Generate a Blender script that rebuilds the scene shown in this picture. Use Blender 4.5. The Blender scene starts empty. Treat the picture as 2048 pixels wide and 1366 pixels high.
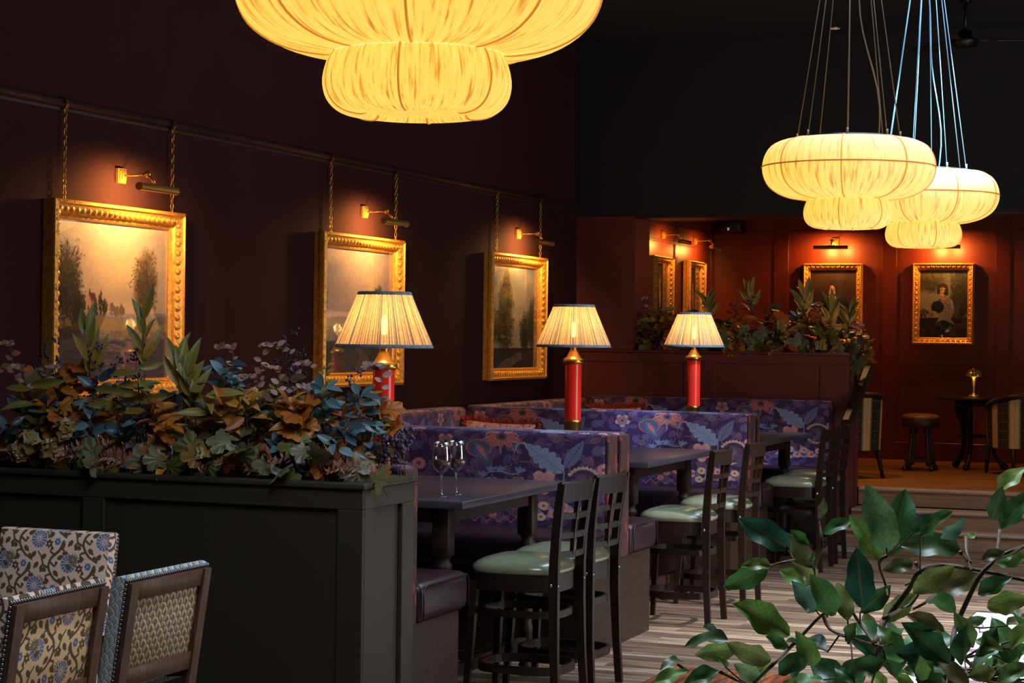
import bpy, bmesh, math, random
import numpy as np
from mathutils import Vector, Matrix
PI = math.pi
R = random.Random(7)
NR = np.random.RandomState(5)
S = bpy.context.scene
COL = S.collection

# ------------------------------------------------------------------ camera, world, lights, exposure
def camera():
    yaw, pitch, roll = .371767, -.002213, .012509
    F = Vector((-math.sin(yaw) * math.cos(pitch), math.cos(yaw) * math.cos(pitch), math.sin(pitch)))
    Rt = Vector((math.cos(yaw), math.sin(yaw), 0))
    U = Rt.cross(F)
    c, s = math.cos(roll), math.sin(roll)
    r = c * Rt + s * U
    u = -s * Rt + c * U
    cam = bpy.data.cameras.new('camera')
    cam.sensor_width = 36.0
    cam.lens = 36.0 * 3847.0 / 2048.0
    cam.clip_start = .05
    o = bpy.data.objects.new('camera', cam)
    COL.objects.link(o)
    m = Matrix((r, u, -F)).transposed().to_4x4()
    m.translation = (0, 0, 1.77)
    o.matrix_world = m
    S.camera = o
camera()
S.view_settings.view_transform = 'Standard'
S.view_settings.look = 'None'
S.view_settings.exposure = 0.0
S.view_settings.gamma = 1.0
S.view_settings.use_curve_mapping = False
w = bpy.data.worlds.new('world')
S.world = w
w.use_nodes = True
w.node_tree.nodes['Background'].inputs[0].default_value = (.55, .75, 1, 1)
w.node_tree.nodes['Background'].inputs[1].default_value = .02

def light(name, kind, loc, power, color, target=None, **kw):
    d = bpy.data.lights.new(name, kind)
    d.energy = power
    d.color = color
    for k, v in kw.items():
        setattr(d, k, v)
    o = bpy.data.objects.new(name, d)
    COL.objects.link(o)
    o.location = loc
    if target is not None:
        o.rotation_euler = (Vector(target) - Vector(loc)).to_track_quat('-Z', 'Y').to_euler()
    return o
COOL = (.62, .82, 1.0)
WARM = (1.0, .62, .27)
# area lights for daylight: roof lights over the aisle and a long right-hand window, all assumed
light('skylight_daylight', 'AREA', (-.65, 11.2, 4.62), 400, COOL, (-.65, 11.2, 0), shape='RECTANGLE', size=3.8, size_y=5.0, spread=math.radians(115))
light('skylight_daylight', 'AREA', (-1.6, 4.4, 4.62), 185, (.72, .86, 1.0), (-2.0, 5.2, 0), shape='RECTANGLE', size=2.0, size_y=2.4, spread=math.radians(125))
light('window_daylight', 'AREA', (3.9, 9.6, 2.3), 330, (1.0, .94, .9), (-3, 9.6, 1.5), shape='RECTANGLE', size=2.2, size_y=7.0)
# added spotlights at ceiling height, standing in for assumed sunbeams: one strikes the far pendant and its cables, one the floor by the plant
light('sun_shaft', 'SPOT', (-1.15, 12.35, 4.43), 1700, (.42, .70, 1.0), (-2.12, 13.2, 3.12), spot_size=math.radians(33), spot_blend=.35, shadow_soft_size=.05)
light('sun_shaft', 'SPOT', (.4, 11.0, 4.55), 2700, (.84, .91, 1.0), (-1.5, 11.9, 0), spot_size=math.radians(60), spot_blend=.8, shadow_soft_size=.1)

# ------------------------------------------------------------------ helpers
def lin(c):
    out = []
    for x in c[:3]:
        x = x / 255.0
        out.append(x / 12.92 if x <= .04045 else ((x + .055) / 1.055) ** 2.4)
    return (*out, 1.0)

class MB:
    def __init__(self):
        self.v = []; self.f = []; self.uv = []; self.sm = []
    def add(self, vs, fs, uv=None, smooth=False, M=None):
        n = len(self.v)
        if M is not None:
            vs = [M @ Vector(p) for p in vs]
        self.v.extend([tuple(p) for p in vs])
        for i, f in enumerate(fs):
            self.f.append([n + k for k in f])
            self.uv.append(uv[i] if uv else None)
            self.sm.append(smooth)
        return self
    def box(self, x0, x1, y0, y1, z0, z1, M=None):
        v = [(x0, y0, z0), (x1, y0, z0), (x1, y1, z0), (x0, y1, z0), (x0, y0, z1), (x1, y0, z1), (x1, y1, z1), (x0, y1, z1)]
        return self.add(v, [(3, 2, 1, 0), (4, 5, 6, 7), (0, 1, 5, 4), (1, 2, 6, 5), (2, 3, 7, 6), (3, 0, 4, 7)], M=M)
    def rbox(self, x0, x1, y0, y1, z0, z1, b=.01, seg=2, M=None, smooth=True):
        bm = bmesh.new()
        bmesh.ops.create_cube(bm, size=1)
        for v in bm.verts:
            v.co = Vector(((x0 + x1) / 2 + v.co.x * (x1 - x0), (y0 + y1) / 2 + v.co.y * (y1 - y0), (z0 + z1) / 2 + v.co.z * (z1 - z0)))
        bmesh.ops.bevel(bm, geom=bm.edges[:], offset=b, segments=seg, profile=.5, affect='EDGES')
        bm.verts.index_update()
        self.add([v.co.copy() for v in bm.verts], [[v.index for v in f.verts] for f in bm.faces], smooth=smooth, M=M)
        bm.free()
        return self
    def tube(self, path, r, seg=8, cap=True, M=None, smooth=True, closed=False):
        P = [Vector(p) for p in path]
        n = len(P)
        rr = r if isinstance(r, (list, tuple)) else [r] * n
        vs = []; fs = []; N = None
        for i in range(n):
            if closed:
                t = P[(i + 1) % n] - P[i - 1]
            else:
                t = P[min(i + 1, n - 1)] - P[max(i - 1, 0)]
            t.normalize()
            if N is None:
                N = t.orthogonal().normalized()
            else:
                N = (N - t * N.dot(t))
                N = N.normalized() if N.length > 1e-6 else t.orthogonal().normalized()
            B = t.cross(N)
            for k in range(seg):
                a = 2 * PI * k / seg
                vs.append(P[i] + (N * math.cos(a) + B * math.sin(a)) * rr[i])
        m = n if closed else n - 1
        for i in range(m):
            j = (i + 1) % n
            for k in range(seg):
                l = (k + 1) % seg
                fs.append((i * seg + k, i * seg + l, j * seg + l, j * seg + k))
        if cap and not closed:
            fs.append(tuple(reversed(range(seg))))
            fs.append(tuple(range((n - 1) * seg, n * seg)))
        return self.add(vs, fs, smooth=smooth, M=M)
    def lathe(self, prof, seg=24, M=None, smooth=True, cap=True, pleat=None, uv=False, a0=0, a1=2 * PI):
        vs = []; fs = []; us = []
        n = len(prof); full = abs(a1 - a0 - 2 * PI) < 1e-6
        cols = seg if full else seg + 1
        for i, (r, z) in enumerate(prof):
            for k in range(cols):
                a = a0 + (a1 - a0) * k / seg
                q = r * (1 + (pleat[1] * math.cos(pleat[0] * a) if pleat else 0))
                vs.append((q * math.cos(a), q * math.sin(a), z))
        for i in range(n - 1):
            for k in range(seg):
                l = (k + 1) % cols
                fs.append((i * cols + k, i * cols + l, (i + 1) * cols + l, (i + 1) * cols + k))
                u0, u1, v0, v1 = k / seg, (k + 1) / seg, i / (n - 1), (i + 1) / (n - 1)
                us.append(((u0, v0), (u1, v0), (u1, v1), (u0, v1)))
        self.add(vs, fs, uv=us if uv else None, smooth=smooth, M=M)
        if cap and full:
            for i, flip in ((0, True), (n - 1, False)):
                if prof[i][0] > 1e-5:
                    ring = [vs[i * cols + k] for k in range(cols)]
                    idx = list(range(cols))
                    self.add(ring, [idx[::-1] if flip else idx], smooth=False, M=M)
        return self
    def prism(self, poly, z0, z1, M=None, smooth=False):
        n = len(poly)
        vs = [(p[0], p[1], z0) for p in poly] + [(p[0], p[1], z1) for p in poly]
        fs = [tuple(reversed(range(n))), tuple(range(n, 2 * n))] + [(i, (i + 1) % n, n + (i + 1) % n, n + i) for i in range(n)]
        return self.add(vs, fs, M=M, smooth=smooth)
    def sweep(self, path, prof, closed=False, up=Vector((0, 0, 1)), M=None, smooth=False, scale=None):
        # rectangular/any profile [(side, up)] swept along a path
        P = [Vector(p) for p in path]; n = len(P); k = len(prof); vs = []; fs = []
        for i in range(n):
            t = (P[(i + 1) % n] - P[i - 1]) if closed else (P[min(i + 1, n - 1)] - P[max(i - 1, 0)])
            t.normalize()
            s = t.cross(up).normalized(); u = s.cross(t)
            q = scale[i] if scale else 1
            for a, b in prof:
                vs.append(P[i] + s * a * q + u * b * q)
        for i in range(n if closed else n - 1):
            j = (i + 1) % n
            for m in range(k):
                l = (m + 1) % k
                fs.append((i * k + m, i * k + l, j * k + l, j * k + m))
        if not closed:
            fs.append(tuple(reversed(range(k)))); fs.append(tuple(range((n - 1) * k, n * k)))
        return self.add(vs, fs, M=M, smooth=smooth)
    def grid(self, fn, nu, nv, smooth=True, M=None, thick=None):
        vs = []; fs = []; us = []
        for j in range(nv + 1):
            for i in range(nu + 1):
                vs.append(fn(i / nu, j / nv))
        for j in range(nv):
            for i in range(nu):
                a = j * (nu + 1) + i
                fs.append((a, a + 1, a + nu + 2, a + nu + 1))
                us.append(((i / nu, j / nv), ((i + 1) / nu, j / nv), ((i + 1) / nu, (j + 1) / nv), (i / nu, (j + 1) / nv)))
        return self.add(vs, fs, uv=us, smooth=smooth, M=M)
    def sphere(self, c, r, seg=10, rings=6, sc=(1, 1, 1), M=None):
        vs = []; fs = []
        for i in range(rings + 1):
            p = PI * i / rings
            for k in range(seg):
                a = 2 * PI * k / seg
                vs.append((c[0] + r * sc[0] * math.sin(p) * math.cos(a), c[1] + r * sc[1] * math.sin(p) * math.sin(a), c[2] + r * sc[2] * math.cos(p)))
        for i in range(rings):
            for k in range(seg):
                l = (k + 1) % seg
                fs.append((i * seg + k, (i + 1) * seg + k, (i + 1) * seg + l, i * seg + l))
        return self.add(vs, fs, smooth=True, M=M)
    def boxuv(self, su, sv, ou=0, ov=0):
        # per-face mapping by the dominant normal, in metres
        for i, f in enumerate(self.f):
            p = [Vector(self.v[k]) for k in f]
            nn = (p[1] - p[0]).cross(p[2] - p[0])
            if len(p) > 3:
                nn += (p[2] - p[0]).cross(p[3] - p[0])
            ax = max(range(3), key=lambda q: abs(nn[q]))
            if ax == 0:
                self.uv[i] = [((q.y + ou) / su, (q.z + ov) / sv) for q in p]
            elif ax == 1:
                self.uv[i] = [((q.x + ou) / su, (q.z + ov) / sv) for q in p]
            else:
                self.uv[i] = [((q.x + ou) / su, (q.y + ov) / sv) for q in p]
        return self
    def mesh(self, name, mat):
        me = bpy.data.meshes.new(name)
        me.from_pydata(self.v, [], self.f)
        if any(u is not None for u in self.uv):
            l = me.uv_layers.new(name='UVMap')
            flat = []
            for u, f in zip(self.uv, self.f):
                flat.extend([c for q in (u if u is not None else [(0, 0)] * len(f)) for c in q])
            l.data.foreach_set('uv', flat)
        me.polygons.foreach_set('use_smooth', self.sm)
        if mat is not None:
            me.materials.append(mat)
        me.update()
        return me

def link(name, me, parent=None, kind=None, label=None, M=None):
    o = bpy.data.objects.new(name, me)
    COL.objects.link(o)
    if parent is not None:
        o.parent = parent
    if M is not None:
        o.matrix_local = M
    if kind:
        o['kind'] = kind
    if label:
        o['label'] = label
    return o
def obj(name, mb, mat, parent=None, kind=None, label=None, M=None):
    return link(name, mb.mesh(name, mat), parent, kind, label, M)
def tag(o, label, cat, group=None):
    o['label'] = label; o['category'] = cat
    if group:
        o['group'] = group
    return o
def thing(name, label, cat, loc=(0, 0, 0), rz=0, group=None):
    o = bpy.data.objects.new(name, None)
    o.empty_display_size = .1
    COL.objects.link(o)
    o.location = loc
    o.rotation_euler = (0, 0, rz)
    return tag(o, label, cat, group)
def struct(name, mb, mat):
    return obj(name, mb, mat, kind='structure')
def dup(root, loc, rz, label, group=None):
    r = root.copy(); COL.objects.link(r); r.location = loc; r.rotation_euler = (0, 0, rz); r['label'] = label
    if group:
        r['group'] = group
    for ch in list(root.children):
        c = ch.copy(); COL.objects.link(c); c.parent = r
        for g in list(ch.children):
            d = g.copy(); COL.objects.link(d); d.parent = c
    return r
def orient(base, d, n, s=1.0):
    # matrix: local Y along d, local Z near n
    y = Vector(d).normalized(); n = Vector(n)
    x = y.cross(n)
    x = x.normalized() if x.length > 1e-4 else y.orthogonal().normalized()
    z = x.cross(y)
    m = Matrix((x, y, z)).transposed().to_4x4() @ Matrix.Diagonal((s, s, s, 1))
    m.translation = base
    return m

# ------------------------------------------------------------------ materials
class NT:
    def __init__(self, name):
        self.m = bpy.data.materials.new(name); self.m.use_nodes = True
        self.t = self.m.node_tree; self.n = self.t.nodes; self.l = self.t.links
        self.b = self.n['Principled BSDF']; self.out = self.n['Material Output']
    def new(self, ty, **kw):
        x = self.n.new(ty)
        for k, v in kw.items():
            setattr(x, k, v)
        return x
    def con(self, a, b):
        self.l.new(a, b)
    def mix(self, fac, a, b, mode='MIX'):
        x = self.new('ShaderNodeMix', data_type='RGBA', blend_type=mode)
        for s, v in ((x.inputs[0], fac), (x.inputs[6], a), (x.inputs[7], b)):
            if hasattr(v, 'is_linked'):
                self.con(v, s)
            else:
                s.default_value = v
        return x.outputs[2]
    def noise(self, scale, detail=4, coord='Object', stretch=None, rough=.55):
        tc = self.new('ShaderNodeTexCoord'); o = tc.outputs[coord]
        if stretch:
            mp = self.new('ShaderNodeMapping'); mp.inputs['Scale'].default_value = stretch
            self.con(o, mp.inputs[0]); o = mp.outputs[0]
        x = self.new('ShaderNodeTexNoise'); x.inputs['Scale'].default_value = scale
        x.inputs['Detail'].default_value = detail; x.inputs['Roughness'].default_value = rough
        self.con(o, x.inputs['Vector'])
        return x.outputs['Fac']
    def ramp(self, fac, stops, interp='LINEAR'):
        x = self.new('ShaderNodeValToRGB'); cr = x.color_ramp; cr.interpolation = interp
        while len(cr.elements) < len(stops):
            cr.elements.new(.5)
        for e, (p, c) in zip(cr.elements, stops):
            e.position = p; e.color = c if len(c) == 4 else (*c, 1)
        self.con(fac, x.inputs[0])
        return x.outputs[0]
    def bump(self, h, strength=.3, dist=.01):
        x = self.new('ShaderNodeBump'); x.inputs['Strength'].default_value = strength; x.inputs['Distance'].default_value = dist
        self.con(h, x.inputs['Height']); self.con(x.outputs[0], self.b.inputs['Normal'])
    def base(self, c):
        if hasattr(c, 'is_linked'):
            self.con(c, self.b.inputs['Base Color'])
        else:
            self.b.inputs['Base Color'].default_value = c
    def set(self, **kw):
        for k, v in kw.items():
            self.b.inputs[k].default_value = v
        return self

def plain(name, c, rough=.5, metal=0, var=.25, scale=6, bump=0, bscale=60, stretch=None, **kw):
    t = NT(name)
    col = lin(c)
    dark = tuple(x * (1 - var) for x in col[:3]) + (1,)
    lite = tuple(min(1, x * (1 + var)) for x in col[:3]) + (1,)
    t.base(t.ramp(t.noise(scale, stretch=stretch), [(.3, dark), (.7, lite)]))
    t.set(Roughness=rough, Metallic=metal)
    for k, v in kw.items():
        t.b.inputs[k.replace('_', ' ')].default_value = v
    if bump:
        t.bump(t.noise(bscale, stretch=stretch), bump)
    return t.m
def wood(name, c1, c2, rough=.45, stretch=(1, 12, 12), scale=5, rnd=0):
    t = NT(name)
    n = t.noise(scale, 8, stretch=stretch, rough=.65)
    col = t.ramp(n, [(.3, lin(c1)), (.55, lin([(a + b) / 2 for a, b in zip(c1, c2)])), (.7, lin(c2))])
    t.base(col); t.set(Roughness=rough); t.bump(n, .12); t.b.inputs['Specular IOR Level'].default_value = .3
    return t.m
def image(name, arr):
    h, w_, _ = arr.shape
    im = bpy.data.images.new(name, w_, h)
    px = np.ones((h, w_, 4), np.float32)
    px[:, :, :3] = np.clip(arr[::-1], 0, 1)
    im.pixels.foreach_set(px.ravel())
    im.pack()
    return im
def printed(name, arr, rough=.7, coord='UV', scale=(1, 1, 1), bump=0, weave=0, **kw):
    t = NT(name)
    tc = t.new('ShaderNodeTexCoord'); mp = t.new('ShaderNodeMapping'); mp.inputs['Scale'].default_value = scale
    t.con(tc.outputs[coord], mp.inputs[0])
    tx = t.new('ShaderNodeTexImage'); tx.image = image(name, arr)
    t.con(mp.outputs[0], tx.inputs[0])
    t.base(tx.outputs[0]); t.set(Roughness=rough)
    for k, v in kw.items():
        t.b.inputs[k.replace('_', ' ')].default_value = v
    if weave:
        t.bump(t.noise(400, 2), weave)
    return t.m
def glow(name, c, strength):
    t = NT(name)
    t.base(lin(c)); t.b.inputs['Emission Color'].default_value = lin(c); t.b.inputs['Emission Strength'].default_value = strength
    return t.m
def leafmat(name, cols, rough=.45, mid=(.55, .5, .3), trans=.25, edge=None):
    t = NT(name)
    oi = t.new('ShaderNodeObjectInfo')
    n = len(cols)
    c = t.ramp(oi.outputs['Random'], [(i / max(1, n - 1), lin(q)) for i, q in enumerate(cols)])
    ns = t.noise(25, 3)
    c = t.mix(t.ramp(ns, [(.35, (0, 0, 0)), (.75, (1, 1, 1))]), c, t.mix(.55, c, (0.02, .02, .015, 1)))
    uv = t.new('ShaderNodeUVMap'); sp = t.new('ShaderNodeSeparateXYZ'); t.con(uv.outputs[0], sp.inputs[0])
    if edge:
        c = t.mix(t.ramp(sp.outputs[1], [(.45, (0, 0, 0)), (1, (.8, .8, .8))]), c, lin(edge))
    a = t.new('ShaderNodeMath', operation='SUBTRACT'); t.con(sp.outputs[0], a.inputs[0]); a.inputs[1].default_value = .5
    b = t.new('ShaderNodeMath', operation='ABSOLUTE'); t.con(a.outputs[0], b.inputs[0])
    c = t.mix(t.ramp(b.outputs[0], [(.0, (.75, .75, .75)), (.06, (0, 0, 0))]), c, (*mid, 1))
    t.base(c); t.set(Roughness=rough)
    tr = t.new('ShaderNodeBsdfTranslucent'); t.con(c, tr.inputs[0])
    mx = t.new('ShaderNodeMixShader'); mx.inputs[0].default_value = trans
    t.con(t.b.outputs[0], mx.inputs[1]); t.con(tr.outputs[0], mx.inputs[2]); t.con(mx.outputs[0], t.out.inputs[0])
    return t.m

# ------------------------------------------------------------------ painter for printed cloth and framed pictures
class Cv:
    def __init__(self, w_, h, bg, wrap=False):
        self.w, self.h, self.wrap = w_, h, wrap
        self.a = np.empty((h, w_, 3), np.float32); self.a[:] = np.array(bg, np.float32) / 255.0
    def _blend(self, x0, y0, m, col, alpha):
        h, w_ = m.shape
        c = np.array(col, np.float32) / 255.0
        m = (m * alpha)[:, :, None]
        if self.wrap:
            ys = np.arange(y0, y0 + h) % self.h; xs = np.arange(x0, x0 + w_) % self.w
            sub = self.a[np.ix_(ys, xs)]
            self.a[np.ix_(ys, xs)] = sub * (1 - m) + c * m
        else:
            X0, Y0, X1, Y1 = max(0, x0), max(0, y0), min(self.w, x0 + w_), min(self.h, y0 + h)
            if X1 <= X0 or Y1 <= Y0:
                return
            m = m[Y0 - y0:Y1 - y0, X0 - x0:X1 - x0]
            self.a[Y0:Y1, X0:X1] = self.a[Y0:Y1, X0:X1] * (1 - m) + c * m
    def ell(self, cx, cy, rx, ry, ang, col, alpha=1.0, soft=1.2):
        r = int(max(rx, ry) + soft + 2); x0, y0 = int(cx) - r, int(cy) - r
        Y, X = np.mgrid[y0:y0 + 2 * r + 1, x0:x0 + 2 * r + 1].astype(np.float32)
        c, s = math.cos(ang), math.sin(ang)
        u = ((X - cx) * c + (Y - cy) * s) / max(rx, .3); v = (-(X - cx) * s + (Y - cy) * c) / max(ry, .3)
        d = (1 - np.sqrt(u * u + v * v)) * min(rx, ry)
        self._blend(x0, y0, np.clip(d / soft + .5, 0, 1), col, alpha)
    def line(self, pts, w0, col, alpha=1.0, w1=None):
        w1 = w0 if w1 is None else w1
        P = np.array(pts, np.float32); r = max(w0, w1) + 2
        x0, y0 = int(P[:, 0].min() - r), int(P[:, 1].min() - r); x1, y1 = int(P[:, 0].max() + r) + 1, int(P[:, 1].max() + r) + 1
        Y, X = np.mgrid[y0:y1, x0:x1].astype(np.float32)
        best = np.full(X.shape, -1e9, np.float32); n = len(P) - 1
        for i in range(n):
            a, b = P[i], P[i + 1]; ab = b - a; L = float(ab @ ab) + 1e-6
            t = np.clip(((X - a[0]) * ab[0] + (Y - a[1]) * ab[1]) / L, 0, 1)
            d = np.hypot(X - a[0] - t * ab[0], Y - a[1] - t * ab[1])
            best = np.maximum(best, (w0 + (w1 - w0) * (i + t) / n) / 2 - d)
        self._blend(x0, y0, np.clip(best + .5, 0, 1), col, alpha)
    def poly(self, pts, col, alpha=1.0):
        P = np.array(pts, np.float32)
        x0, y0 = int(P[:, 0].min()) - 1, int(P[:, 1].min()) - 1; x1, y1 = int(P[:, 0].max()) + 2, int(P[:, 1].max()) + 2
        Y, X = np.mgrid[y0:y1, x0:x1].astype(np.float32); acc = np.zeros(X.shape, np.float32)
        for ox, oy in ((.25, .25), (.75, .25), (.25, .75), (.75, .75)):
            ins = np.zeros(X.shape, bool)
            for i in range(len(P)):
                a, b = P[i], P[i - 1]
                if a[1] == b[1]:
                    continue
                c = ((a[1] > Y + oy) != (b[1] > Y + oy)) & (X + ox < (b[0] - a[0]) * (Y + oy - a[1]) / (b[1] - a[1]) + a[0])
                ins ^= c
            acc += ins
        self._blend(x0, y0, acc / 4, col, alpha)
    def curve(self, p, n=14):
        # Catmull-Rom through points
        P = [np.array(q, float) for q in p]; P = [2 * P[0] - P[1]] + P + [2 * P[-1] - P[-2]]; out = []
        for i in range(1, len(P) - 2):
            for k in range(n):
                t = k / n; a, b, c, d = P[i - 1:i + 3]
                out.append(.5 * (2 * b + (c - a) * t + (2 * a - 5 * b + 4 * c - d) * t * t + (3 * b - a - 3 * c + d) * t ** 3))
        out.append(P[-2])
        return out
    def noise(self, amp, cell=8, oct=4, tint=(1, 1, 1)):
        f = fbm(self.w, self.h, cell, oct)
        self.a *= (1 + amp * (f[:, :, None] - .5) * 2 * np.array(tint))
        return f
def fbm(w_, h, cell, oct=4, sx=1.0):
    out = np.zeros((h, w_), np.float32); tot = 0
    for o in range(oct):
        c = max(2, cell / 2 ** o); gw, gh = int(w_ / (c * sx)) + 3, int(h / c) + 3
        g = NR.rand(gh, gw).astype(np.float32)
        y = np.arange(h) / c; x = np.arange(w_) / (c * sx)
        yi, xi = y.astype(int), x.astype(int)
        fy, fx = y - yi, x - xi
        fy = (fy * fy * (3 - 2 * fy))[:, None]; fx = (fx * fx * (3 - 2 * fx))[None]
        v = (g[np.ix_(yi, xi)] * (1 - fx) + g[np.ix_(yi, xi + 1)] * fx) * (1 - fy) + (g[np.ix_(yi + 1, xi)] * (1 - fx) + g[np.ix_(yi + 1, xi + 1)] * fx) * fy
        out += v * .5 ** o; tot += .5 ** o
    return out / tot

# ------------------------------------------------------------------ printed cloths
def leaf_shape(c, base, tip, wd, col, vein=None, lobes=0, alpha=1.0):
    b = np.array(base, float); t = np.array(tip, float); d = t - b; L = np.hypot(*d); d /= L; n = np.array([-d[1], d[0]])
    pts = []
    N = 24
    for s in (1, -1):
        for i in range(N + 1):
            k = i / N if s == 1 else 1 - i / N
            r = wd * math.sin(PI * k ** .8) ** .9
            if lobes:
                r *= .72 + .38 * abs(math.sin(PI * lobes * k))
            pts.append(b + d * L * k + n * r * s)
    c.poly(pts, col, alpha)
    if vein:
        c.line([b, t], 2, vein)
        for i in range(2, 9):
            k = i / 10
            for s in (1, -1):
                p = b + d * L * k
                c.line([p, p + d * L * .1 + n * s * wd * .75 * math.sin(PI * k ** .8)], 1.2, vein, .8)
def floral():
    c = Cv(768, 448, (50, 18, 68), wrap=True)
    BL, BL2, PK, CO, CR, GR = (124, 134, 164), (78, 80, 128), (192, 124, 130), (184, 98, 90), (186, 152, 136), (104, 92, 94)
    r = random.Random(3)
    for i in range(190):                                     # tone-on-tone ground foliage
        x, y, a = r.random() * 768, r.random() * 448, r.random() * 6.3
        leaf_shape(c, (x, y), (x + 58 * math.cos(a), y + 58 * math.sin(a)), 14, r.choice(((114, 78, 118), (98, 72, 132), (126, 92, 104), (84, 66, 104), (48, 20, 64))), (50, 22, 66), r.choice((0, 4)), .8)
    for i in range(26):
        x, y, q = r.random() * 768, r.random() * 448, r.uniform(12, 22)
        col = r.choice(((104, 70, 100), (92, 60, 110), (122, 72, 92), (84, 76, 116)))
        for k in range(6):
            a = k * PI / 3 + i
            c.ell(x + q * .6 * math.cos(a), y + q * .6 * math.sin(a), q * .5, q * .36, a, col, .9)
        c.ell(x, y, q * .3, q * .3, 0, (60, 30, 60)); c.ell(x, y, q * .14, q * .14, 0, CR, .8)
    for i in range(30):
        x, y, a = r.random() * 768, r.random() * 448, r.random() * 6.3
        c.line(c.curve([(x, y), (x + 30 * math.cos(a), y + 30 * math.sin(a)), (x + 50 * math.cos(a + .7), y + 50 * math.sin(a + .7))]), 3, (98, 84, 120), .8, 1.5)
        for k in range(5):
            c.ell(x + 11 * k * math.cos(a), y + 11 * k * math.sin(a), 4, 3, 0, r.choice((CO, BL2, GR)), .8)
    def peony(x, y, s, col=PK, n=5):
        for k in range(18):
            a = k * 2 * PI / 18
            c.line([(x, y), (x + 1.45 * s * math.cos(a), y + 1.45 * s * math.sin(a))], 7, GR, .7, 1)
        for k in range(n):
            a = k * 2 * PI / n + .3
            px, py = x + s * .62 * math.cos(a), y + s * .62 * math.sin(a)
            c.ell(px, py, s * .55, s * .47, a, col)
            for q in (-1, 0, 1):
                c.ell(px + s * .38 * math.cos(a + q * .55), py + s * .38 * math.sin(a + q * .55), s * .18, s * .18, 0, CR, .7)
            c.line([(x, y), (px, py)], 2, (120, 60, 80), .7)
        c.ell(x, y, s * .17, s * .17, 0, (40, 20, 40))
    # big oak-like blue leaf and the ribbed leaf
    for pts in ([(448, 150), (500, 52), (424, 48), (352, 96)],):
        pass
    leaf_shape(c, (560, 190), (395, 58), 46, BL, BL2, 6)
    c.line(c.curve([(395, 58), (372, 60), (360, 84), (372, 104)]), 12, BL, 1, 5)
    leaf_shape(c, (562, 170), (640, 36), 27, (96, 100, 132), (40, 22, 66), 0)
    c.line(c.curve([(560, 190), (556, 230), (540, 262)]), 5, BL)
    peony(478, 236, 50)
    peony(66, 60, 34, (150, 96, 108))
    # coral lily along the top
    for a, L in ((.35, 100), (.95, 84), (1.6, 70), (2.2, 92), (2.8, 96), (-.2, 60), (3.4, 56)):
        x1, y1 = 300 + L * math.cos(a), 26 + L * .9 * math.sin(a)
        leaf_shape(c, (300, 26), (x1, y1), 17, CO, (96, 48, 62), 0)
        c.line(c.curve([(x1, y1), (x1 + 12 * math.cos(a), y1 + 14), (x1 + 4, y1 + 20)]), 6, CR, .8, 2)
    c.ell(300, 30, 22, 18, 0, (80, 66, 70)); c.ell(300, 30, 11, 9, 0, (40, 20, 50))
    # paisley
    c.ell(206, 86, 58, 44, .3, (76, 70, 92)); leaf_shape(c, (190, 60), (262, 176), 40, (76, 70, 92))
    for k in range(26):
        a = k * 2 * PI / 26
        c.ell(206 + 52 * math.cos(a), 88 + 40 * math.sin(a), 4, 4, 0, CO, .9)
    leaf_shape(c, (190, 66), (246, 150), 24, BL2, BL); leaf_shape(c, (200, 74), (238, 132), 11, CO)
    # branch of hanging hearts with blue leaves
    c.line(c.curve([(212, 236), (246, 202), (300, 196), (352, 206), (402, 186)]), 5, BL)
    for x, y in ((258, 198), (296, 196), (378, 198), (226, 222)):
        for a in (-2.2, -1.5, -.8):
            leaf_shape(c, (x, y), (x + 34 * math.cos(a), y + 34 * math.sin(a)), 7, BL, BL2)
    for x, y, s in ((262, 244, 24), (320, 264, 30), (372, 236, 22)):
        c.line([(x, y - s * 1.5), (x, y - s)], 3, BL)
        for g, col in ((1, CR), (.84, (84, 44, 70)), (.66, (150, 84, 80)), (.4, (70, 30, 60)), (.24, CR)):
            c.ell(x - .45 * s * g, y - .3 * s * g, .58 * s * g, .55 * s * g, 0, col); c.ell(x + .45 * s * g, y - .3 * s * g, .58 * s * g, .55 * s * g, 0, col)
            c.poly([(x - s * g, y - .15 * s * g), (x + s * g, y - .15 * s * g), (x, y + 1.1 * s * g)], col)
        c.line([(x, y + s), (x - 6, y + 1.5 * s)], 3, CR); c.line([(x, y + s), (x + 7, y + 1.5 * s)], 3, CR)
    leaf_shape(c, (388, 236), (428, 290), 15, BL, BL2, 4)
    # cream edged fan
    for k in range(22):
        a = -2.6 + k * .24
        c.line([(640, 232), (640 + 64 * math.cos(a), 232 + 64 * math.sin(a))], 3, (112, 92, 104), .9)
        c.ell(640 + 66 * math.cos(a), 232 + 66 * math.sin(a), 10, 8, a, CR)
        c.ell(640 + 52 * math.cos(a), 232 + 52 * math.sin(a), 9, 5, a, (58, 34, 66))
    for k in range(9):
        c.line(c.curve([(560 + 4 * k, 330), (580 + 5 * k, 290 - 3 * k), (640 - 2 * k, 262 + 6 * k)]), 2.5, (104, 92, 124), .8)
    for k in range(7):
        leaf_shape(c, (700, 300), (700 + 70 * math.cos(k * .6 + 3), 300 + 60 * math.sin(k * .6 + 3)), 12, (84, 72, 104), (52, 28, 70))
    for k in range(12):
        a = k * PI / 6
        c.ell(720 + 20 * math.cos(a), 170 + 18 * math.sin(a), 11, 8, a, PK, .9)
    c.ell(720, 170, 9, 9, 0, (110, 60, 70))
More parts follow.
